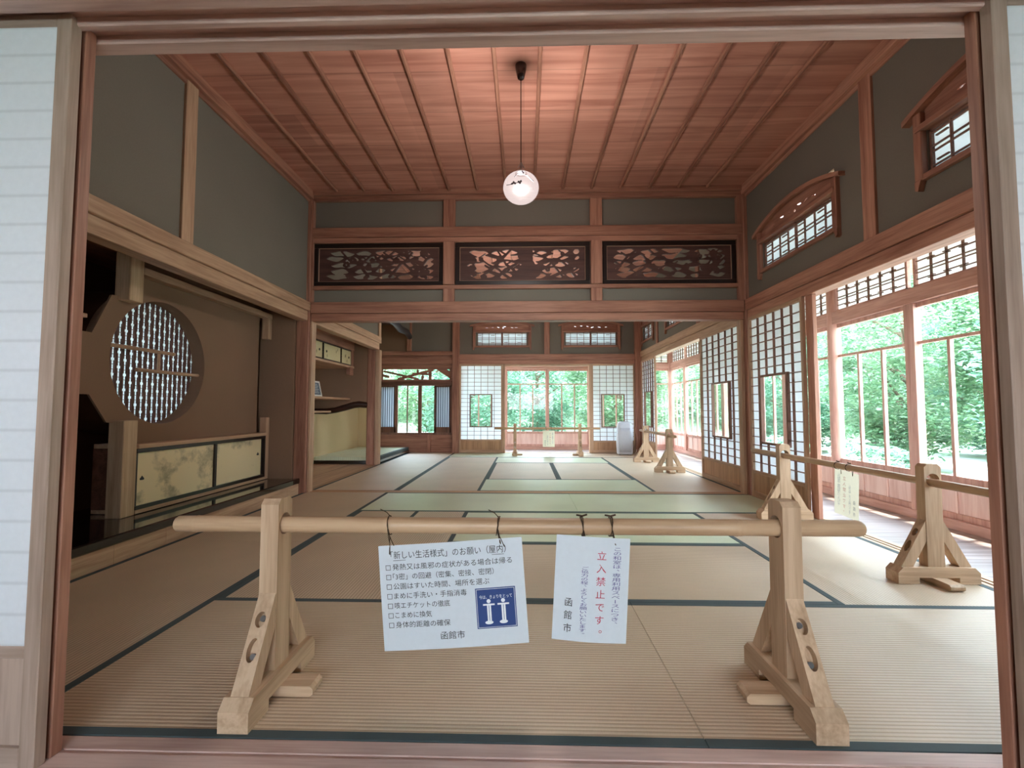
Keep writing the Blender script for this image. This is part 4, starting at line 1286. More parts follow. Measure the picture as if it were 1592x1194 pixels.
b.prism([(-0.15, 0), (0.15, 0), (0.15, 0.21), (-0.15, 0.21)], [[(-0.125, 0.022), (0.125, 0.022), (0.125, 0.188), (-0.125, 0.188)]], 0.0, 0.012, lean)
b.build('frame', plain('white_frame', (226, 226, 222)), pf)
b = MB().prism([(-0.125, 0.022), (0.125, 0.022), (0.125, 0.188), (-0.125, 0.188)], [], 0.002, 0.006, lean)
b.build('picture', plain('blue_grey_print', (86, 104, 120)), pf)
b = MB()
for k in range(6):
    z = 0.045 + k * 0.023
    b.prism([(-0.10, z), (0.09 - 0.02 * (k % 2), z), (0.09 - 0.02 * (k % 2), z + 0.008), (-0.10, z + 0.008)], [], 0.006, 0.0068, lean)
b.build('text_line', plain('pale_print', (196, 204, 208)), pf)

# ------------------------------------------------------------------ study window at the far left
sw = sempty('window_8', 'study window between two reed screens at the far left', 'window', (0, 9.59, 0))
b = MB()
b.box(-2.97, -1.48, -0.05, 0.06, 0.36, 0.40); b.box(-2.97, -2.93, -0.02, 0.03, 0.40, 1.36); b.box(-1.52, -1.48, -0.02, 0.03, 0.40, 1.36)
b.box(-2.66, -2.615, -0.02, 0.03, 0.40, 1.36); b.box(-1.86, -1.825, -0.02, 0.03, 0.40, 1.36); b.box(-2.425, -2.405, -0.015, 0.02, 0.40, 1.36)
b.box(-2.19, -2.12, -0.02, 0.03, 0.40, 1.36)
b.build('frame', wood('muntin', 'z'), sw)
pane(-2.615, -1.86, 0.0, 0.40, 1.36).build('glass_pane', GLASS, sw)
def reed_mat():
    m, n, l, out = new_mat('reed_blind')
    tc = n.new('ShaderNodeTexCoord'); wv = n.new('ShaderNodeTexWave'); wv.bands_direction = 'X'
    wv.inputs['Scale'].default_value = 7; wv.inputs['Distortion'].default_value = 0.4
    l.new(tc.outputs['Object'], wv.inputs['Vector'])
    rp = n.new('ShaderNodeValToRGB')
    rp.color_ramp.elements[0].color = s2l((96, 100, 108)) + (1,); rp.color_ramp.elements[1].color = s2l((206, 212, 218)) + (1,)
    l.new(wv.outputs['Fac'], rp.inputs[0])
    d = n.new('ShaderNodeBsdfDiffuse'); t = n.new('ShaderNodeBsdfTranslucent')
    l.new(rp.outputs[0], d.inputs[0]); l.new(rp.outputs[0], t.inputs[0])
    mx = n.new('ShaderNodeMixShader'); mx.inputs[0].default_value = 0.55
    l.new(d.outputs[0], mx.inputs[1]); l.new(t.outputs[0], mx.inputs[2]); l.new(mx.outputs[0], out.inputs[0])
    return m
REED = reed_mat()
for (xc, t_) in ((-2.815, 'left'), (-1.675, 'right')):
    r = thing('reed_screen', 'grey reed screen at the %s of the study window' % t_, 'reed screen', (xc, 9.545, 0.402))
    b = MB(); hw = 0.165
    b.box(-hw, -hw + 0.022, -0.012, 0.012, 0, 0.958); b.box(hw - 0.022, hw, -0.012, 0.012, 0, 0.958)
    b.box(-hw, hw, -0.012, 0.012, 0, 0.115); b.box(-hw, hw, -0.012, 0.012, 0.93, 0.958)
    b.build('frame', wood('dim', 'z'), r)
    MB().box(-hw + 0.022, hw - 0.022, -0.004, 0.004, 0.115, 0.93).build('reed_panel', REED, r)
# pierced transom over it
rn = random.Random(11)
stk = []
for k in range(9):
    x = -2.95 + 1.43 * rn.random(); z = 1.47 + 0.25 * rn.random()
    stk.append(((x, z), (x + rn.uniform(-0.4, 0.4), z + rn.uniform(-0.14, 0.14)), rn.uniform(0.012, 0.03)))
stk += [((-2.9, 1.66), (-2.2, 1.50), 0.02), ((-2.6, 1.50), (-1.9, 1.69), 0.025), ((-1.75, 1.72), (-1.5, 1.56), 0.06), ((-1.95, 1.46), (-1.95, 1.73), 0.03)]
def f_tr(u, z):
    e = min(u + 2.93, -1.54 - u, z - 1.487, 1.705 - z)
    return max([0.004 - e] + [w_ - seg_d(u, z, a, c) for a, c, w_ in stk])
b = carve(f_tr, -2.96, -1.50, 1.465, 1.725, 146, 30, 0.02, lambda u, z, a: (u, 9.575 + a, z))
tag(b.build('carved_transom', wood('cedar', 'x')), 'pierced transom board above the study window at the far left', 'carved panel')
trim('cedar', -1.98, -1.92, 9.505, 9.56, 0.0, 0.36, 'short stud in the boards under the study window', 'stud')

# ------------------------------------------------------------------ carved panels between the rooms
def carved_panel(label, x0, x1, seed, body):
    z0, z1 = 2.23, 2.698
    cx = (x0 + x1) / 2
    t = thing('carved_transom', label, 'carved panel', (cx, 5.03, z0), 0, 'carved panels between the rooms')
    hw = (x1 - x0) / 2; h = z1 - z0; fr = 0.048
    b = MB()
    b.box(-hw, hw, -0.03, 0.03, 0, fr, 0.004); b.box(-hw, hw, -0.03, 0.03, h - fr, h, 0.004)
    b.box(-hw, -hw + fr, -0.03, 0.03, fr, h - fr, 0.004); b.box(hw - fr, hw, -0.03, 0.03, fr, h - fr, 0.004)
    b.build('frame', BLACKWOOD, t)
    a0, a1, c0, c1 = -hw + fr, hw - fr, fr, h - fr
    b = MB(); s = 0.004
    b.box(a0, a1, -0.022, -0.006, c0, c0 + s); b.box(a0, a1, -0.022, -0.006, c1 - s, c1)
    b.box(a0, a0 + s, -0.022, -0.006, c0, c1); b.box(a1 - s, a1, -0.022, -0.006, c0, c1)
    b.build('gilt_fillet', plain('fillet', (176, 140, 116)), t)
    rnd = random.Random(seed)
    W = a1 - a0; Hh = c1 - c0
    lens = []
    rows = [0.15, 0.325, 0.50, 0.675, 0.85]
    for i, r in enumerate(rows):
        x = 0.05 + rnd.uniform(0, 0.05)
        while x < 0.93:
            L_ = rnd.uniform(0.10, 0.24)
            L_ = min(L_, 0.955 - x)
            if L_ > 0.04:
                lens.append((a0 + W * (x + L_ / 2), c0 + Hh * (r + rnd.uniform(-0.025, 0.025)), W * L_ / 2, Hh * rnd.uniform(0.066, 0.09), rnd.uniform(-0.07, 0.07)))
            x += L_ + rnd.uniform(0.0, 0.035)
    strokes = []
    for k in range(8):
        x = rnd.uniform(0.06, 0.94); z = rnd.uniform(0.0, 0.3); w_ = rnd.uniform(0.010, 0.017)
        d = rnd.choice((-1, 1))
        for q in range(4):
            nx = x + d * rnd.uniform(0.03, 0.09); nz = z + rnd.uniform(0.08, 0.26)
            strokes.append(((a0 + W * x, c0 + Hh * z), (a0 + W * nx, c0 + Hh * nz), w_))
            if rnd.random() < 0.7:
                strokes.append(((a0 + W * nx, c0 + Hh * nz), (a0 + W * (nx - d * 0.05), c0 + Hh * (nz + 0.12)), w_ * 0.6))
            x, z, w_ = nx, nz, w_ * 0.85
            if z > 0.95: break
    flowers = []
    for k in range(13):
        flowers.append((a0 + W * rnd.uniform(0.08, 0.92), c0 + Hh * rnd.uniform(0.12, 0.88), rnd.uniform(0.022, 0.05), rnd.uniform(0, 6)))
    for bx_, bz_, br in body:
        flowers.append((a0 + W * bx_, c0 + Hh * bz_, br, None))
    def fld(u, z):
        e = min(u - a0, a1 - u, z - c0, c1 - z)
        if e < 0.022:
            return 0.02
        f = 0.02
        for (lx, lz, la, lb, lr) in lens:
            du, dz = u - lx, z - lz
            if abs(du) > la * 1.05 or abs(dz) > lb + la * 0.09 + 0.01: continue
            p = du * math.cos(lr) + dz * math.sin(lr); q = -du * math.sin(lr) + dz * math.cos(lr)
            q += 0.006 * math.sin(p * 38 + lx * 50)
            wv = lb * (1 - (abs(p) / la) ** 2.6) if abs(p) < la else -0.004
            f = min(f, abs(q) - wv)
        for a, c, w_ in strokes:
            f = max(f, w_ - seg_d(u, z, a, c))
        for (fx, fz, r, ph) in flowers:
            d = math.hypot(u - fx, z - fz)
            if d < r * 1.3:
                if ph is None:
                    f = max(f, r - d)
                else:
                    an = math.atan2(z - fz, u - fx)
                    rr = r * (0.8 + 0.2 * abs(math.sin(2.5 * an + ph)))
                    if d > r * 0.25 or ph > 3:
                        f = max(f, rr - d)
        return max(-0.02, min(0.02, f))
    carve(fld, a0, a1, c0, c1, 190, 56, 0.022, lambda u, z, a: (u, -0.012 + a, z)).build('fretwork', wood('carve', 'x'), t)
carved_panel('carved dark panel between the rooms, left of three', -2.308, -0.885, 21, [])
carved_panel('carved dark panel with a solid middle, centre of three', -0.755, 0.703, 5, [(0.55, 0.2, 0.09), (0.55, 0.45, 0.07), (0.53, 0.65, 0.075), (0.54, 0.85, 0.06), (0.60, 0.3, 0.07), (0.50, 0.2, 0.05)])
carved_panel('carved dark panel between the rooms, right of three beside the veranda wall', 0.838, 2.262, 34, [])

# ------------------------------------------------------------------ pendant lamps
def pendant(label, x, y, seed):
    t = thing('pendant_lamp', label, 'lamp', (x, y, CZ), 0, 'pendant lamps')
    BR = plain('bakelite', (44, 26, 24), rough=0.25, coat=0.4)
    MB().lathe([(0.0, -0.105), (0.012, -0.105), (0.022, -0.098), (0.030, -0.07), (0.038, -0.03), (0.040, -0.004), (0.038, 0.0), (0, 0)], 0, 0, 28).build('ceiling_rose', BR, t)
    MB().tube([(0, 0, -0.10), (0, 0, -0.70)], 0.0035, 8).build('cord', BR, t)
    b = MB()
    b.tube([(-0.022, 0, -0.735), (-0.012, 0, -0.715), (0, 0, -0.70), (0.012, 0, -0.715), (0.022, 0, -0.735)], 0.003, 6)
    b.tube([(0, 0, -0.70), (0, 0, -0.76)], 0.008, 10)
    b.lathe([(0.0, -0.752), (0.024, -0.752), (0.030, -0.762), (0.030, -0.772), (0, -0.772)], 0, 0, 20)
    b.build('holder', METAL, t)
    prof = []
    n = 22
    for i in range(n + 1):
        a = PI * (0.10 + 0.90 * i / n)
        r = 0.122 * math.sin(a) ** 0.92 if 0 < math.sin(a) else 0.0
        prof.append((max(r, 0.0), -0.875 + 0.105 * math.cos(a)))
    MB().lathe(prof, 0, 0, 40).build('glass_shade', GLOW, t)
    b = MB()
    def on_s(az, el, k=1.012):
        return (0.122 * k * math.cos(el) * math.sin(az), -0.122 * k * math.cos(el) * math.cos(az), -0.875 + 0.105 * k * math.sin(el))
    for pl in ([(-0.9, -0.15), (-0.6, -0.22), (-0.3, -0.2), (0.05, -0.16)], [(-0.35, 0.2), (-0.2, 0.45), (0.1, 0.62)], [(-0.1, 0.5), (0.35, 0.3), (0.75, 0.0)]):
        b.tube([on_s(a, e) for a, e in pl], 0.0022, 6)
    rn = random.Random(seed)
    for (a, e) in ((-0.5, -0.2), (-0.4, -0.14), (-0.32, -0.22), (-0.12, -0.15), (0.0, -0.12), (-0.05, -0.22), (0.08, 0.62), (0.15, 0.52)):
        p = on_s(a, e)
        b.tube([p, Vector(p) * 1.001 + Vector((0, -0.0015, 0))], 0.007, 7)
    b.build('painted_branch', plain('lamp_ink', (84, 72, 84)), t)
    ld = bpy.data.lights.new('lamp_bulb', 'POINT'); ld.energy = LAMP_W; ld.color = (1.0, 0.93, 0.87); ld.shadow_soft_size = 0.03
    lo = bpy.data.objects.new('lamp_bulb', ld); COL.objects.link(lo); lo.parent = t; lo.location = (0, 0, -0.875)
    return t
LAMP_W = 15.0
GLOW = glow_mat('lit_shade', (255, 234, 230), 0.21, 0.5)
pendant('lit round pendant lamp with painted branches, hanging in the front room', -0.025, 3.14, 1)
pendant('lit pendant lamp of the far room, only its bottom showing under the lintel', -0.02, 7.3, 2)

# ------------------------------------------------------------------ barriers
def stand(label, loc, rotz, group):
    """trestle of squared timber; local y along the foot, pole runs along local x"""
    t = thing('barrier_stand', label, 'barrier stand', loc, rotz, group)
    Py, Pz, Px = wood('pine', 'y'), wood('pine', 'z'), wood('pine', 'x')
    L, fh, c = 0.205, 0.082, 0.026
    b = MB()
    b.prism([(-L, 0), (-0.10, 0), (-0.10, 0.032), (0.10, 0.032), (0.10, 0), (L, 0), (L, fh - c), (L - c, fh), (-L + c, fh), (-L, fh - c)], [], -0.043, 0.043, lambda p, q, a: (a, p, q))
    b.build('foot', Py, t)
    b = MB()
    b.prism([(-0.055, 0), (0.135, 0), (0.145, 0.008), (0.145, 0.022), (0.135, 0.0315), (-0.055, 0.0315)], [], -0.035, 0.035, lambda p, q, a: (p, a, q))
    b.build('cross_foot', Px, t)
    hole = [(0.034 * math.cos(2 * PI * k / 32), 0.522 + 0.034 * math.sin(2 * PI * k / 32)) for k in range(32)]
    b = MB()
    d, ch = 0.043, 0.016
    b.prism([(-d, fh), (d, fh), (d, 0.605 - ch), (d - ch, 0.605), (-d + ch, 0.605), (-d, 0.605 - ch)], [hole], -0.028, 0.028, lambda p, q, a: (a, p, q))
    b.build('post', Pz, t)
    for s in (-1, 1):
        # brace in the y-z plane: from the foot end up to the post, with two counterbored bolt holes in its outer face
        A = Vector((s * 0.176, fh)); B = Vector((s * d, 0.318))
        dr = (B - A).normalized(); nn = Vector((s * abs(dr.y), abs(dr.x)))
        th = 0.024
        Ln = (B - A).length
        def at(o, foot, A=A, dr=dr, nn=nn, s=s):
            P = A - nn * o
            k = (fh - P.y) / dr.y if foot else (s * d - P.x) / dr.x
            P = P + dr * k
            return (P.x, P.y)
        def mp3(p, q, a, A=A, dr=dr, nn=nn):
            w_ = A + dr * q + nn * (-a)
            return (p, w_.x, w_.y)
        hs = []
        for (qc, el) in ((Ln * 0.42, 0.032), (Ln * 0.72, 0.022)):
            hs.append([(0.0155 * math.cos(2 * PI * k / 24), qc + el * math.sin(2 * PI * k / 24)) for k in range(24)])
        b = MB()
        b.prism([(-0.026, 0.012), (0.026, 0.012), (0.026, Ln - 0.001), (-0.026, Ln - 0.001)], hs, 0.0, th, mp3)
        b.prism([at(0, True), mp3(0, 0.012, 0)[1:], mp3(0, 0.012, th)[1:], at(th, True)], [], -0.026, 0.026, lambda p, q, a: (a, p, q))
        b.prism([at(th, True), at(th, False), at(0.052, False), at(0.052, True)], [], -0.026, 0.026, lambda p, q, a: (a, p, q))
        br = b.build('brace', Pz, t)
        for (qc, el) in ((Ln * 0.42 - 0.016, 0), (Ln * 0.72 + 0.004, 0)):
            w0 = A + dr * qc - nn * (th - 0.002); w1 = A + dr * qc - nn * (th - 0.012)
            MB().tube([(0, w0.x, w0.y), (0, w1.x, w1.y)], 0.0085, 10).build('bolt', METAL, br)
    return t

def pole(label, loc, rotz, length, r, nodes, group, droop=0.0):
    t = thing('bamboo_pole', label, 'bamboo pole', loc, rotz, group)
    pts = []; rs = []
    b = MB()
    xs = [0.0, 0.004]; rr = [r * 0.86, r * 0.97]
    last = 0.0
    for nx in nodes:
        for dx, k in ((-0.012, 1.0), (-0.005, 1.06), (0.0, 0.985), (0.005, 1.04), (0.012, 1.0)):
            xs.append(nx + dx); rr.append(r * k)
    xs += [length - 0.02, length - 0.006, length]; rr += [r, r * 0.92, r * 0.75]
    o = sorted(zip(xs, rr))
    b.tube([(x, 0, 0) for x, _ in o], [q for _, q in o], 20)
    b.build('culm', wood('bamboo', 'x'), t)
    return t

BG = ['front barrier', 'barrier beside the front veranda opening', 'barrier at the far right', 'barrier before the far window']
stand('pine barrier stand at the front left, holding the near bamboo pole', (-0.803, 1.517, 0.002), 0, 'barrier stands')
stand('pine barrier stand at the front right, holding the near bamboo pole', (0.815, 1.517, 0.002), PI, 'barrier stands')
pole('thick bamboo pole across the front, carrying two white signs', (-1.13, 1.517, 0.52), 0, 2.185, 0.0255, [0.072, 0.69, 1.32, 1.80], 'bamboo poles')
stand('barrier stand by the veranda, nearer the camera, right of the front barrier', (2.11, 2.535, 0.002), PI / 2 + PI, 'barrier stands')
stand('barrier stand in front of the windowed paper screen by the right post', (2.10, 3.90, 0.002), PI / 2 + PI, 'barrier stands')
pole('thin bamboo pole along the veranda opening with one paper sign', (2.105, 4.42, 0.512), -PI / 2, 2.55, 0.0205, [0.35, 0.75, 1.15, 1.55, 1.95, 2.3], 'bamboo poles')
stand('barrier stand of the far right barrier, nearer one', (2.03, 6.69, 0.002), PI / 2 + PI, 'barrier stands')
stand('barrier stand of the far right barrier, beside the air purifier', (2.03, 7.97, 0.002), PI / 2 + PI, 'barrier stands')
pole('thin bamboo pole of the far right barrier', (2.03, 8.35, 0.515), -PI / 2, 1.95, 0.0205, [0.3, 0.7, 1.1, 1.5], 'bamboo poles')
stand('barrier stand before the far window, left one', (-0.19, 9.03, 0.002), 0, 'barrier stands')
stand('barrier stand before the far window, right one', (1.05, 9.03, 0.002), PI, 'barrier stands')
pole('thin bamboo pole before the far window', (-0.58, 9.03, 0.515), 0, 2.02, 0.021, [0.4, 0.9, 1.4, 1.8], 'bamboo poles')

# ------------------------------------------------------------------ signs
def sheet(w, h, bend=0.0, n=14):
    """sheet in the x-z plane hanging from z=0 to -h, slightly curled"""
    vs = []; fs = []
    for i in range(n + 1):
        for j in range(n + 1):
            x = w * (i / n - 0.5); z = -h * j / n
            vs.append((x, 0, z))
    m = len(vs)
    for i in range(n):
        for j in range(n):
            a = i * (n + 1) + j
            fs.append((a, a + 1, a + n + 2, a + n + 1))
    return vs, fs
def string_loop(mb, x, z, r, seed, ztop, ends=True):
    """twine tied round a pole that runs along x at height ztop; drops to (x,z)"""
    rn = random.Random(seed)
    for q in range(3):
        dx = rn.uniform(-0.006, 0.006)
        pts = []
        for k in range(15):
            a = 2 * PI * k / 14
            pts.append((x + dx * math.cos(a) + rn.uniform(-0.001, 0.001), r * 1.17 * math.cos(a + PI / 2), ztop + r * 1.17 * math.sin(a + PI / 2)))
        mb.tube(pts, 0.0013, 5, smooth=False)
    yf = -r * 1.15
    mb.tube([(x, yf, ztop - r * 0.2), (x + 0.004, yf - 0.002, ztop - r * 1.2), (x + rn.uniform(-0.004, 0.01), yf * 0.98, z + 0.02), (x + 0.008, -r * 1.15 - 0.0045, z - 0.012)], 0.0013, 5)
    mb.tube([(x + 0.002, yf, ztop - r * 0.2), (x + 0.008, yf - 0.002, ztop - r * 1.3), (x + 0.010, -r * 1.15 - 0.0045, z - 0.014)], 0.0013, 5)
    if ends:
        mb.tube([(x, 0, ztop + r * 1.1), (x - 0.01, -0.004, ztop + r * 1.6), (x - 0.03, -0.01, ztop + r * 1.9 + 0.004)], 0.0013, 5)
        mb.tube([(x, yf, ztop - r * 0.4), (x + 0.012, yf - 0.004, ztop - r * 1.4), (x + 0.022, yf - 0.004, ztop - r * 2.2)], 0.0013, 5)

PZL = 0.52
# --- checklist sign, hung a little askew
t = thing('notice_sign', 'white checklist sign with a blue pictogram, hanging left on the front pole', 'sign', (-0.236, 1.487, 0.478), 0, None)
W1, H1_ = 0.452, 0.325
vs, fs = sheet(W1, H1_)
ROT = 0.072
def place1(x, y, z):
    X = x * math.cos(ROT) - z * math.sin(ROT); Z = x * math.sin(ROT) + z * math.cos(ROT)
    return (X, y - 0.006 * math.sin((x / W1 + 0.5) * PI) + 0.02 * (z / H1_) ** 2 * 0.3, Z)
MB().add(vs, fs, True).move(place1).build('sheet', POSTER, t, fix=False)
bk = MB(); Y_ = -0.0012
def line(mb, s, size, x, z, width=None):
    v, f = glyph_mesh(s, size)
    a, c, d, e = bounds(v)
    k = (width / (c - a)) if width else 1.0
    mb.add([(x + (p[0] - a) * k, Y_, z + p[1]) for p in v], f)
def X1(px): return (px - 185) / 4.977 / 1592 * 0 + px
# layout in the sheet's own frame (metres from its top left)
def lx(f): return -W1 / 2 + W1 * f
def lz(f): return -H1_ * f
line(bk, '「新しい生活様式」のお願い（屋内）', 0.026, lx(0.085), lz(0.125), W1 * 0.80)
bk.box(lx(0.10), lx(0.87), Y_ - 0.0002, Y_, lz(0.148), lz(0.144))
rows_ = [('発熱又は風邪の症状がある場合は帰る', 0.83), ('「3密」の回避（密集、密接、密閉）', 0.70), ('公園はすいた時間、場所を選ぶ', 0.665), ('まめに手洗い・手指消毒', 0.505), ('咳エチケットの徹底', 0.385), ('こまめに換気', 0.255), ('身体的距離の確保', 0.38)]
for i, (s, wd) in enumerate(rows_):
    z = lz(0.235 + i * 0.091)
    x = lx(0.045)
    o = 0.0155; th_ = 0.0014
    bk.box(x, x + o, Y_ - 0.0002, Y_, z, z + th_); bk.box(x, x + o, Y_ - 0.0002, Y_, z + o - th_, z + o)
    bk.box(x, x + th_, Y_ - 0.0002, Y_, z, z + o); bk.box(x + o - th_, x + o, Y_ - 0.0002, Y_, z, z + o)
    line(bk, s, 0.021, lx(0.092), z + 0.001, W1 * wd)
line(bk, '函館市', 0.026, lx(0.40), lz(0.905), W1 * 0.165)
bk.move(place1).build('lettering', INK, t)
bl = MB(); sq0, sq1, sz0, sz1 = lx(0.655), lx(0.93), lz(0.835), lz(0.455)
bl.box(sq0, sq1, Y_ - 0.0002, Y_, sz0, sz1)
bl.move(place1).build('pictogram_panel', INK_BLUE, t)
wh = MB(); Y_ = -0.0018
for (a, c, d, e) in ((sq0 + .003, sq1 - .003, sz0 + .003, sz0 + .0042), (sq0 + .003, sq1 - .003, sz1 - .0042, sz1 - .003), (sq0 + .003, sq0 + .0042, sz0 + .003, sz1 - .003), (sq1 - .0042, sq1 - .003, sz0 + .003, sz1 - .003)):
    wh.box(a, c, Y_ - 0.0002, Y_, d, e)
SW = sq1 - sq0
line(wh, '今は、きょりをとって', 0.013, sq0 + SW * 0.09, sz1 - SW * 0.26, SW * 0.82)
for k in (0.32, 0.68):
    cx = sq0 + SW * k; zb = sz0 + SW * 0.17
    def disc(x, z, r, sx=1.0):
        wh.prism([(x + sx * r * math.cos(2 * PI * q / 20), z + r * math.sin(2 * PI * q / 20)) for q in range(20)], [], Y_ - 0.0002, Y_, lambda p, q, a: (p, a, q))
    disc(cx, zb + 0.062, 0.0062)
    wh.box(cx - 0.018, cx + 0.018, Y_ - 0.0002, Y_, zb + 0.049, zb + 0.054)
    wh.box(cx - 0.0062, cx - 0.0008, Y_ - 0.0002, Y_, zb, zb + 0.052); wh.box(cx + 0.0008, cx + 0.0062, Y_ - 0.0002, Y_, zb, zb + 0.052)
    disc(cx - 0.002, zb - 0.003, 0.0055, 2.3)
wh.move(place1).build('pictogram', INK_WHITE, t)
r = 0.0255
for (x_, z_, s_) in ((-0.197, -0.028, 1), (0.15, 0.008, 2)):
    st = MB(); string_loop(st, x_, z_, r, s_, 0.042)
    st.move(lambda x, y, z: (x, y + 0.03, z)).build('twine', STRING, t)

# --- keep-out sign
def keep_out(label, loc, rotz, tilt, w, h, paper_mat, mirror, strings, pole_r, ztop, through=False):
    t = thing('notice_sign', label, 'sign', loc, rotz)
    vs, fs = sheet(w, h)
    def pl(x, y, z):
        X = x * math.cos(tilt) - z * math.sin(tilt); Z = x * math.sin(tilt) + z * math.cos(tilt)
        return (X, y - 0.008 * math.sin((x / w + 0.5) * PI), Z)
    MB().add(vs, fs, True).move(pl).build('sheet', paper_mat, t, fix=False)
    m = -1 if mirror else 1
    def col(name, s, mat, size, fx, fz, pitch, sx=1.0, sz=1.0):
        b = MB()
        put_vertical(b, s, size, m * (-w / 2 + w * fx), -h * fz, 0.0016 if through else -0.0014, pitch, sx, sz, m)
        b.move(pl).build(name, mat, t)
    V_, R_, K_ = (FAINT_V, FAINT_R, FAINT_K) if through else (INK_VIOLET, INK_RED, INK)
    col('small_lettering', 'この和室は、専用利用スペースにつき、', V_, 0.021, 0.83, 0.085, h * 0.0415, 1.35, 0.62)
    col('red_lettering', '立入禁止です。', R_, 0.034, 0.62, 0.115, h * 0.122, 0.92, 0.86)
    col('small_lettering', 'ご協力の程、よろしくお願いいたします。', V_, 0.019, 0.40, 0.285, h * 0.0345, 1.25, 0.58)
    col('black_lettering', '函館市', K_, 0.031, 0.20, 0.575, h * 0.122, 0.85, 0.9)
    for k, x in enumerate(strings):
        b = MB()
        string_loop(b, x, -0.012, pole_r, 5 + k, ztop, False)
        b.tube([(x - 0.018, 0, ztop + pole_r * 1.42), (x, -0.003, ztop + pole_r * 1.32), (x + 0.016, -0.003, ztop + pole_r * 1.5)], 0.003, 6)
        b.move(lambda x, y, z: (x, y + pole_r * 1.15, z)).build('twine', STRING, t)
    return t
keep_out('white keep-out sign with red and violet vertical lettering on the front pole', (0.213, 1.487, 0.497), 0, -0.055, 0.228, 0.318, POSTER, False, (-0.032, 0.058), 0.0255, 0.023)
FAINT_V = plain('ink_through_grey', (140, 138, 140)); FAINT_R = plain('ink_through_red', (196, 130, 110)); FAINT_K = plain('ink_through_black', (120, 118, 112))
BACKP = paper('poster_back', (224, 218, 196), 0.35)
keep_out('paper sign on the veranda pole, seen from behind with mirrored lettering', (2.1286, 3.19, 0.48), PI / 2, 0.06, 0.235, 0.305, BACKP, False, (-0.06, 0.05), 0.0205, 0.032, True)
keep_out('small paper sign hanging on the pole before the far window', (0.455, 9.005, 0.475), 0, 0.0, 0.225, 0.31, BACKP, False, (-0.05, 0.05), 0.021, 0.04)

# ------------------------------------------------------------------ air purifier
ap = thing('air_purifier', 'tall pale grey air purifier standing in the far right corner', 'air purifier', (1.94, 9.22, 0.002), -0.12)
def loft(rings, n=40, smooth=True):
    vs = []; fs = []
    for (w, d, z, y, e) in rings:
        for k in range(n):
            a = 2 * PI * k / n
            cx, sy = math.cos(a), math.sin(a)
            vs.append((w * math.copysign(abs(cx) ** e, cx), y + d * math.copysign(abs(sy) ** e, sy), z))
    for i in range(len(rings) - 1):
        for k in range(n):
            k2 = (k + 1) % n
            fs.append((i * n + k, i * n + k2, (i + 1) * n + k2, (i + 1) * n + k))
    fs.append(tuple(reversed(range(n)))); fs.append(tuple(range((len(rings) - 1) * n, len(rings) * n)))
    return MB().add(vs, fs, smooth)
PW = plain('white_plastic', (196, 200, 208), rough=0.35)
loft([(0.14, 0.10, 0.012, 0, .5), (0.15, 0.11, 0.03, 0, .5), (0.158, 0.118, 0.2, 0, .5), (0.156, 0.116, 0.4, 0, .5), (0.146, 0.105, 0.55, 0.006, .5), (0.135, 0.092, 0.60, 0.014, .5), (0.115, 0.07, 0.63, 0.02, .5), (0.08, 0.045, 0.64, 0.022, .6)]).build('body', PW, ap)
loft([(0.115, 0.02, 0.06, -0.108, .5), (0.122, 0.022, 0.2, -0.112, .5), (0.118, 0.022, 0.44, -0.108, .5), (0.10, 0.02, 0.52, -0.10, .5)]).build('front_panel', plain('silver_plastic', (178, 182, 190), rough=0.3), ap)
b = MB()
for k in range(7):
    b.box(-0.07, 0.07, -0.02 + k * 0.011, -0.016 + k * 0.011, 0.636, 0.645)
b.build('vent', plain('grey_plastic', (120, 124, 130)), ap)
b = MB()
for sx in (-1, 1):
    for sy in (-1, 1):
        b.box(sx * 0.10 - 0.015, sx * 0.10 + 0.015, sy * 0.07 - 0.015, sy * 0.07 + 0.015, 0, 0.014)
b.build('foot', plain('grey_plastic', (120, 124, 130)), ap)
cd = MB().tube([(2.05, 9.3, 0.006), (2.11, 9.32, 0.006), (2.16, 9.33, 0.006), (2.20, 9.36, 0.05), (2.212, 9.38, 0.09)], 0.005, 8)
tag(cd.build('power_cord', plain('cord_white', (210, 210, 206))), 'pale power cord between air purifier and corner post', 'cord')

# ------------------------------------------------------------------ garden
def ground_mat():
    m, n, l, out = new_mat('garden_ground')
    tc = n.new('ShaderNodeTexCoord'); n1 = n.new('ShaderNodeTexNoise'); n1.inputs['Scale'].default_value = 1.2; n1.inputs['Detail'].default_value = 6
    l.new(tc.outputs['Object'], n1.inputs['Vector'])
    rp = n.new('ShaderNodeValToRGB')
    rp.color_ramp.elements[0].position = 0.36; rp.color_ramp.elements[0].color = s2l((150, 168, 136)) + (1,)
    rp.color_ramp.elements[1].position = 0.50; rp.color_ramp.elements[1].color = s2l((190, 192, 186)) + (1,)
    l.new(n1.outputs['Fac'], rp.inputs[0])
    b = n.new('ShaderNodeBsdfPrincipled'); b.inputs['Roughness'].default_value = 0.95
    l.new(rp.outputs[0], b.inputs['Base Color']); l.new(b.outputs[0], out.inputs[0])
    return m
struct(MB().box(-40, 40, -30, 50, -0.62, -0.45).build('ground', ground_mat()), 'mossy garden ground', 'ground')
struct(MB().box(-3.6, 3.4, -2.8, 10.7, -0.46, -0.125).build('foundation', plain('stone_base', (140, 136, 130))), 'stone base under the house', 'foundation')

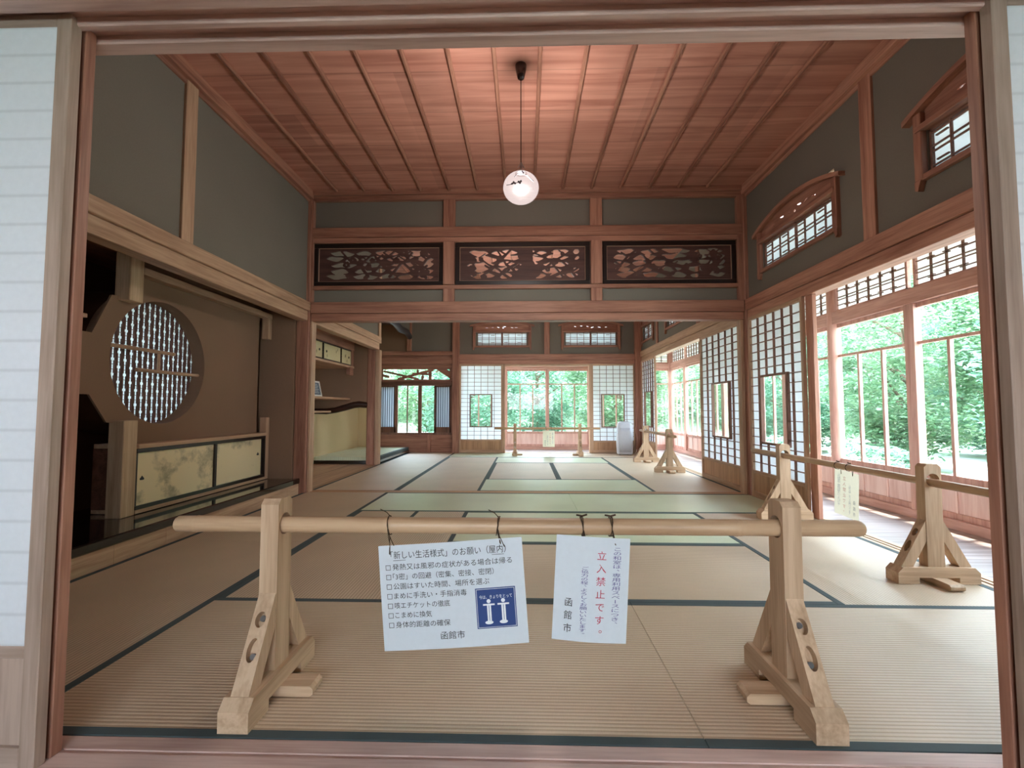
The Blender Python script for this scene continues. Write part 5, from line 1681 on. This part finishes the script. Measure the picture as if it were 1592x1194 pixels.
def leaves(n, seed, rx, ry, rz, zc, size, clumps):
    rg = np.random.default_rng(seed)
    c = rg.normal(size=(clumps, 3)); c /= np.linalg.norm(c, axis=1)[:, None]
    c *= (0.55 + 0.45 * rg.random(clumps) ** 0.5)[:, None]
    c[:, 0] *= rx; c[:, 1] *= ry; c[:, 2] = c[:, 2] * rz + zc
    cr = 0.22 * (rx + rz) / 2 * (0.7 + 0.7 * rg.random(clumps))
    k = rg.integers(0, clumps, n)
    d = rg.normal(size=(n, 3)); d /= np.linalg.norm(d, axis=1)[:, None]
    p = c[k] + d * (cr[k] * rg.random(n) ** 0.4)[:, None] * np.array([1.25, 1.25, 0.6])
    s = size * (0.6 + 0.8 * rg.random(n))
    # leaves lie in sprays: mostly level, drooping outwards
    nz = np.stack([rg.normal(0, 0.45, n), rg.normal(0, 0.45, n), np.ones(n)], 1); nz /= np.linalg.norm(nz, axis=1)[:, None]
    az = rg.random(n) * 2 * PI
    t = np.stack([np.cos(az), np.sin(az), rg.normal(-0.25, 0.3, n)], 1)
    t -= nz * (t * nz).sum(1)[:, None]; t /= np.linalg.norm(t, axis=1)[:, None]
    b = np.cross(nz, t)
    v = np.empty((n, 4, 3))
    v[:, 0] = p - t * s[:, None]; v[:, 1] = p + b * (s * 0.45)[:, None] + nz * (s * 0.1)[:, None]
    v[:, 2] = p + t * s[:, None]; v[:, 3] = p - b * (s * 0.45)[:, None] + nz * (s * 0.1)[:, None]
    me = bpy.data.meshes.new('foliage')
    me.vertices.add(n * 4); me.vertices.foreach_set('co', v.reshape(-1))
    me.loops.add(n * 4); me.loops.foreach_set('vertex_index', np.arange(n * 4, dtype=np.int32))
    me.polygons.add(n); me.polygons.foreach_set('loop_start', np.arange(0, n * 4, 4, dtype=np.int32))
    me.polygons.foreach_set('loop_total', np.full(n, 4, dtype=np.int32))
    me.update(calc_edges=True)
    return me
LEAF_A = leaf_mat('leaf_maple', (84, 124, 88), (146, 176, 136))
LEAF_B = leaf_mat('leaf_cedar', (78, 124, 98), (136, 174, 148))
LEAF_C = leaf_mat('leaf_bank', (62, 98, 68), (104, 136, 98), 0.3)
BARK = plain('bark', (104, 86, 70), rough=0.95)
SH = {'tall': leaves(26000, 1, 1.62, 1.62, 2.5, 2.8, 0.06, 130), 'wide': leaves(26000, 2, 1.75, 1.75, 2.2, 2.3, 0.06, 140), 'low': leaves(6000, 3, 1.1, 1.1, 0.62, 0.6, 0.055, 60)}
for k_, m_ in (('tall', LEAF_A), ('wide', LEAF_B), ('low', LEAF_B)):
    SH[k_].materials.append(m_)
def trunk_mesh(h, seed):
    rn = random.Random(seed); b = MB()
    pts = [(0, 0, -0.05)]; x = y = 0
    for k in range(1, 7):
        x += rn.uniform(-0.1, 0.1); y += rn.uniform(-0.1, 0.1)
        pts.append((x, y, h * k / 6))
    b.tube(pts, [0.13, 0.11, 0.10, 0.09, 0.075, 0.06, 0.04], 9)
    for k in range(6):
        a = rn.uniform(0, 2 * PI); q = pts[2 + k % 4]
        b.tube([q, (q[0] + 0.5 * math.cos(a), q[1] + 0.5 * math.sin(a), q[2] + 0.4), (q[0] + 1.1 * math.cos(a), q[1] + 1.1 * math.sin(a), q[2] + 0.75)], [0.05, 0.035, 0.015], 7)
    o = b.build('trunk', BARK); me = o.data
    bpy.data.objects.remove(o)
    return me
TRK = [trunk_mesh(3.6, 4), trunk_mesh(3.0, 9)]
def tree(kind, x, y, sc, rot, label, group='garden trees'):
    low = kind == 'low'
    t = thing('shrub' if low else 'garden_tree', label, 'shrub' if low else 'tree', (x, y, -0.45), rot, group)
    t.scale = (sc, sc, sc)
    f = bpy.data.objects.new('foliage', SH[kind]); COL.objects.link(f); f.parent = t
    if not low:
        k = bpy.data.objects.new('trunk', TRK[0 if kind == 'tall' else 1]); COL.objects.link(k); k.parent = t
    else:
        MB().tube([(0, 0, -0.02), (0.05, 0, 0.35), (0.02, 0.05, 0.7)], [0.035, 0.03, 0.015], 7).build('stem', BARK, t)
    return t
rows_t = [
    ('nearest row beyond the veranda windows', [('tall', 8.5, 1.8, 1.0), ('wide', 8.5, 6.3, 1.0), ('tall', 8.6, 10.8, 1.0), ('wide', 8.6, 15.3, 1.0), ('tall', 8.8, 19.9, 1.0)]),
    ('second row beyond the veranda windows', [('wide', 12.9, 4.0, 1.05), ('tall', 12.9, 8.6, 1.05), ('wide', 13.0, 13.3, 1.05), ('tall', 13.1, 18.0, 1.05), ('wide', 12.0, 22.2, 0.95)]),
    ('last row beyond the veranda windows', [('tall', 17.2, 6.4, 1.1), ('wide', 17.2, 11.6, 1.1), ('tall', 17.2, 16.6, 1.1)]),
    ('row just beyond the far windows', [('tall', -6.2, 15.0, 1.0), ('wide', -1.7, 15.2, 1.0), ('tall', 2.9, 15.0, 1.0)]),
    ('back row beyond the far windows', [('wide', -8.6, 19.6, 1.05), ('tall', -4.0, 19.8, 1.05), ('wide', 0.6, 19.7, 1.05), ('tall', 4.8, 20.2, 0.9)]),
]
nth = ['first', 'second', 'third', 'fourth', 'fifth']
for ri, (rn_, row) in enumerate(rows_t):
    for i, (k, x, y, s) in enumerate(row):
        side_ = 'from the camera' if ri < 3 else 'from the left'
        tree(k, x, y, s, ri * 2.3 + i * 1.3, 'leafy green garden tree in the %s, %s %s' % (rn_, nth[i], side_))
shr = [(5.0, 3.4, 0.62), (5.3, 7.3, 0.62), (5.3, 9.9, 0.62), (5.4, 12.2, 0.62), (-2.2, 12.6, 0.6), (-0.1, 12.5, 0.6), (2.0, 12.6, 0.6)]
hn = ['by the veranda, nearest the camera', 'by the veranda, behind the large boulder', 'by the veranda, third from the camera', 'by the veranda, farthest from the camera', 'beyond the far wall below the study window', 'beyond the far opening, on its left', 'beyond the far opening, on its right']
for i, (x, y, s) in enumerate(shr):
    tree('low', x, y, s, i * 2.1, 'low clipped shrub outside, %s' % hn[i], 'garden shrubs')
# wooded bank that closes the view behind the trees
def bank_z(r): 
    q = max(0.0, min(1.0, (r - 23.0) / 15.0))
    return -0.5 + 10.5 * (q * q * (3 - 2 * q)) ** 0.8
def bank(r, a):
    return (r * math.cos(a), 5 + r * math.sin(a), bank_z(r) + 0.25 * math.sin(r * 0.9 + a * 7) * (1 if r > 23.5 else 0))
NA, NR = 60, 16
A0, A1 = math.radians(-25), math.radians(135)
vs = [bank(21.5 + 19 * j / NR, A0 + (A1 - A0) * i / NA) for i in range(NA + 1) for j in range(NR + 1)]
fs = [(i * (NR + 1) + j, i * (NR + 1) + j + 1, (i + 1) * (NR + 1) + j + 1, (i + 1) * (NR + 1) + j) for i in range(NA) for j in range(NR)]
struct(MB().add(vs, fs, True).build('hillside', plain('bank_soil', (60, 76, 54), rough=1.0)), 'wooded bank behind the garden', 'hill')
def bank_leaves(n, seed):
    rg = np.random.default_rng(seed)
    r = 24.5 + 14.5 * rg.random(n); a = A0 + (A1 - A0) * rg.random(n)
    q = np.clip((r - 23.0) / 15.0, 0, 1)
    z = -0.5 + 10.5 * (q * q * (3 - 2 * q)) ** 0.8 + 0.1 + 1.3 * rg.random(n) ** 2
    p = np.stack([r * np.cos(a), 5 + r * np.sin(a), z], 1)
    s = 0.16 * (0.6 + 0.8 * rg.random(n))
    nz = np.stack([-0.5 * np.cos(a) + rg.normal(0, 0.5, n), -0.5 * np.sin(a) + rg.normal(0, 0.5, n), np.ones(n)], 1); nz /= np.linalg.norm(nz, axis=1)[:, None]
    az = rg.random(n) * 2 * PI
    t = np.stack([np.cos(az), np.sin(az), rg.normal(-0.25, 0.3, n)], 1)
    t -= nz * (t * nz).sum(1)[:, None]; t /= np.linalg.norm(t, axis=1)[:, None]
    b = np.cross(nz, t)
    v = np.stack([p - t * s[:, None], p + b * (s * 0.5)[:, None], p + t * s[:, None], p - b * (s * 0.5)[:, None]], 1)
    me = bpy.data.meshes.new('undergrowth')
    me.vertices.add(n * 4); me.vertices.foreach_set('co', v.reshape(-1))
    me.loops.add(n * 4); me.loops.foreach_set('vertex_index', np.arange(n * 4, dtype=np.int32))
    me.polygons.add(n); me.polygons.foreach_set('loop_start', np.arange(0, n * 4, 4, dtype=np.int32))
    me.polygons.foreach_set('loop_total', np.full(n, 4, dtype=np.int32))
    me.update(calc_edges=True)
    me.materials.append(LEAF_C)
    return me
ug = bpy.data.objects.new('undergrowth', bank_leaves(75000, 8)); COL.objects.link(ug)
tag(ug, 'dense leafy undergrowth on the bank behind the garden trees', 'foliage', kind='stuff')
def rock(label, x, y, s, seed):
    bm = bmesh.new(); bmesh.ops.create_icosphere(bm, subdivisions=4, radius=1.0)
    rn = random.Random(seed); ph = [rn.uniform(0, 6) for _ in range(6)]
    for v in bm.verts:
        p = v.co
        k = 1 + 0.12 * math.sin(3 * p.x + ph[0]) + 0.1 * math.sin(4 * p.y + ph[1]) + 0.08 * math.sin(5 * p.z + ph[2]) + 0.04 * math.sin(11 * p.x + 9 * p.y + ph[3])
        v.co = Vector((p.x * k * s, p.y * k * s * 0.9, p.z * k * s * 0.7))
    b = MB(); b.from_bm(bm, True); bm.free()
    o = b.build('boulder', plain('granite', (112, 120, 124), rough=0.9))
    o.location = (x, y, -0.45 + s * 0.4)
    tag(o, label, 'rock', 'garden rocks')
rock('large pale boulder outside the near veranda window', 5.2, 5.4, 0.55, 1)
rock('pale boulder outside between two shrubs, beyond the largest one', 5.1, 8.6, 0.33, 2)
rock('small pale boulder outside, farthest of the three', 5.2, 11.1, 0.3, 3)
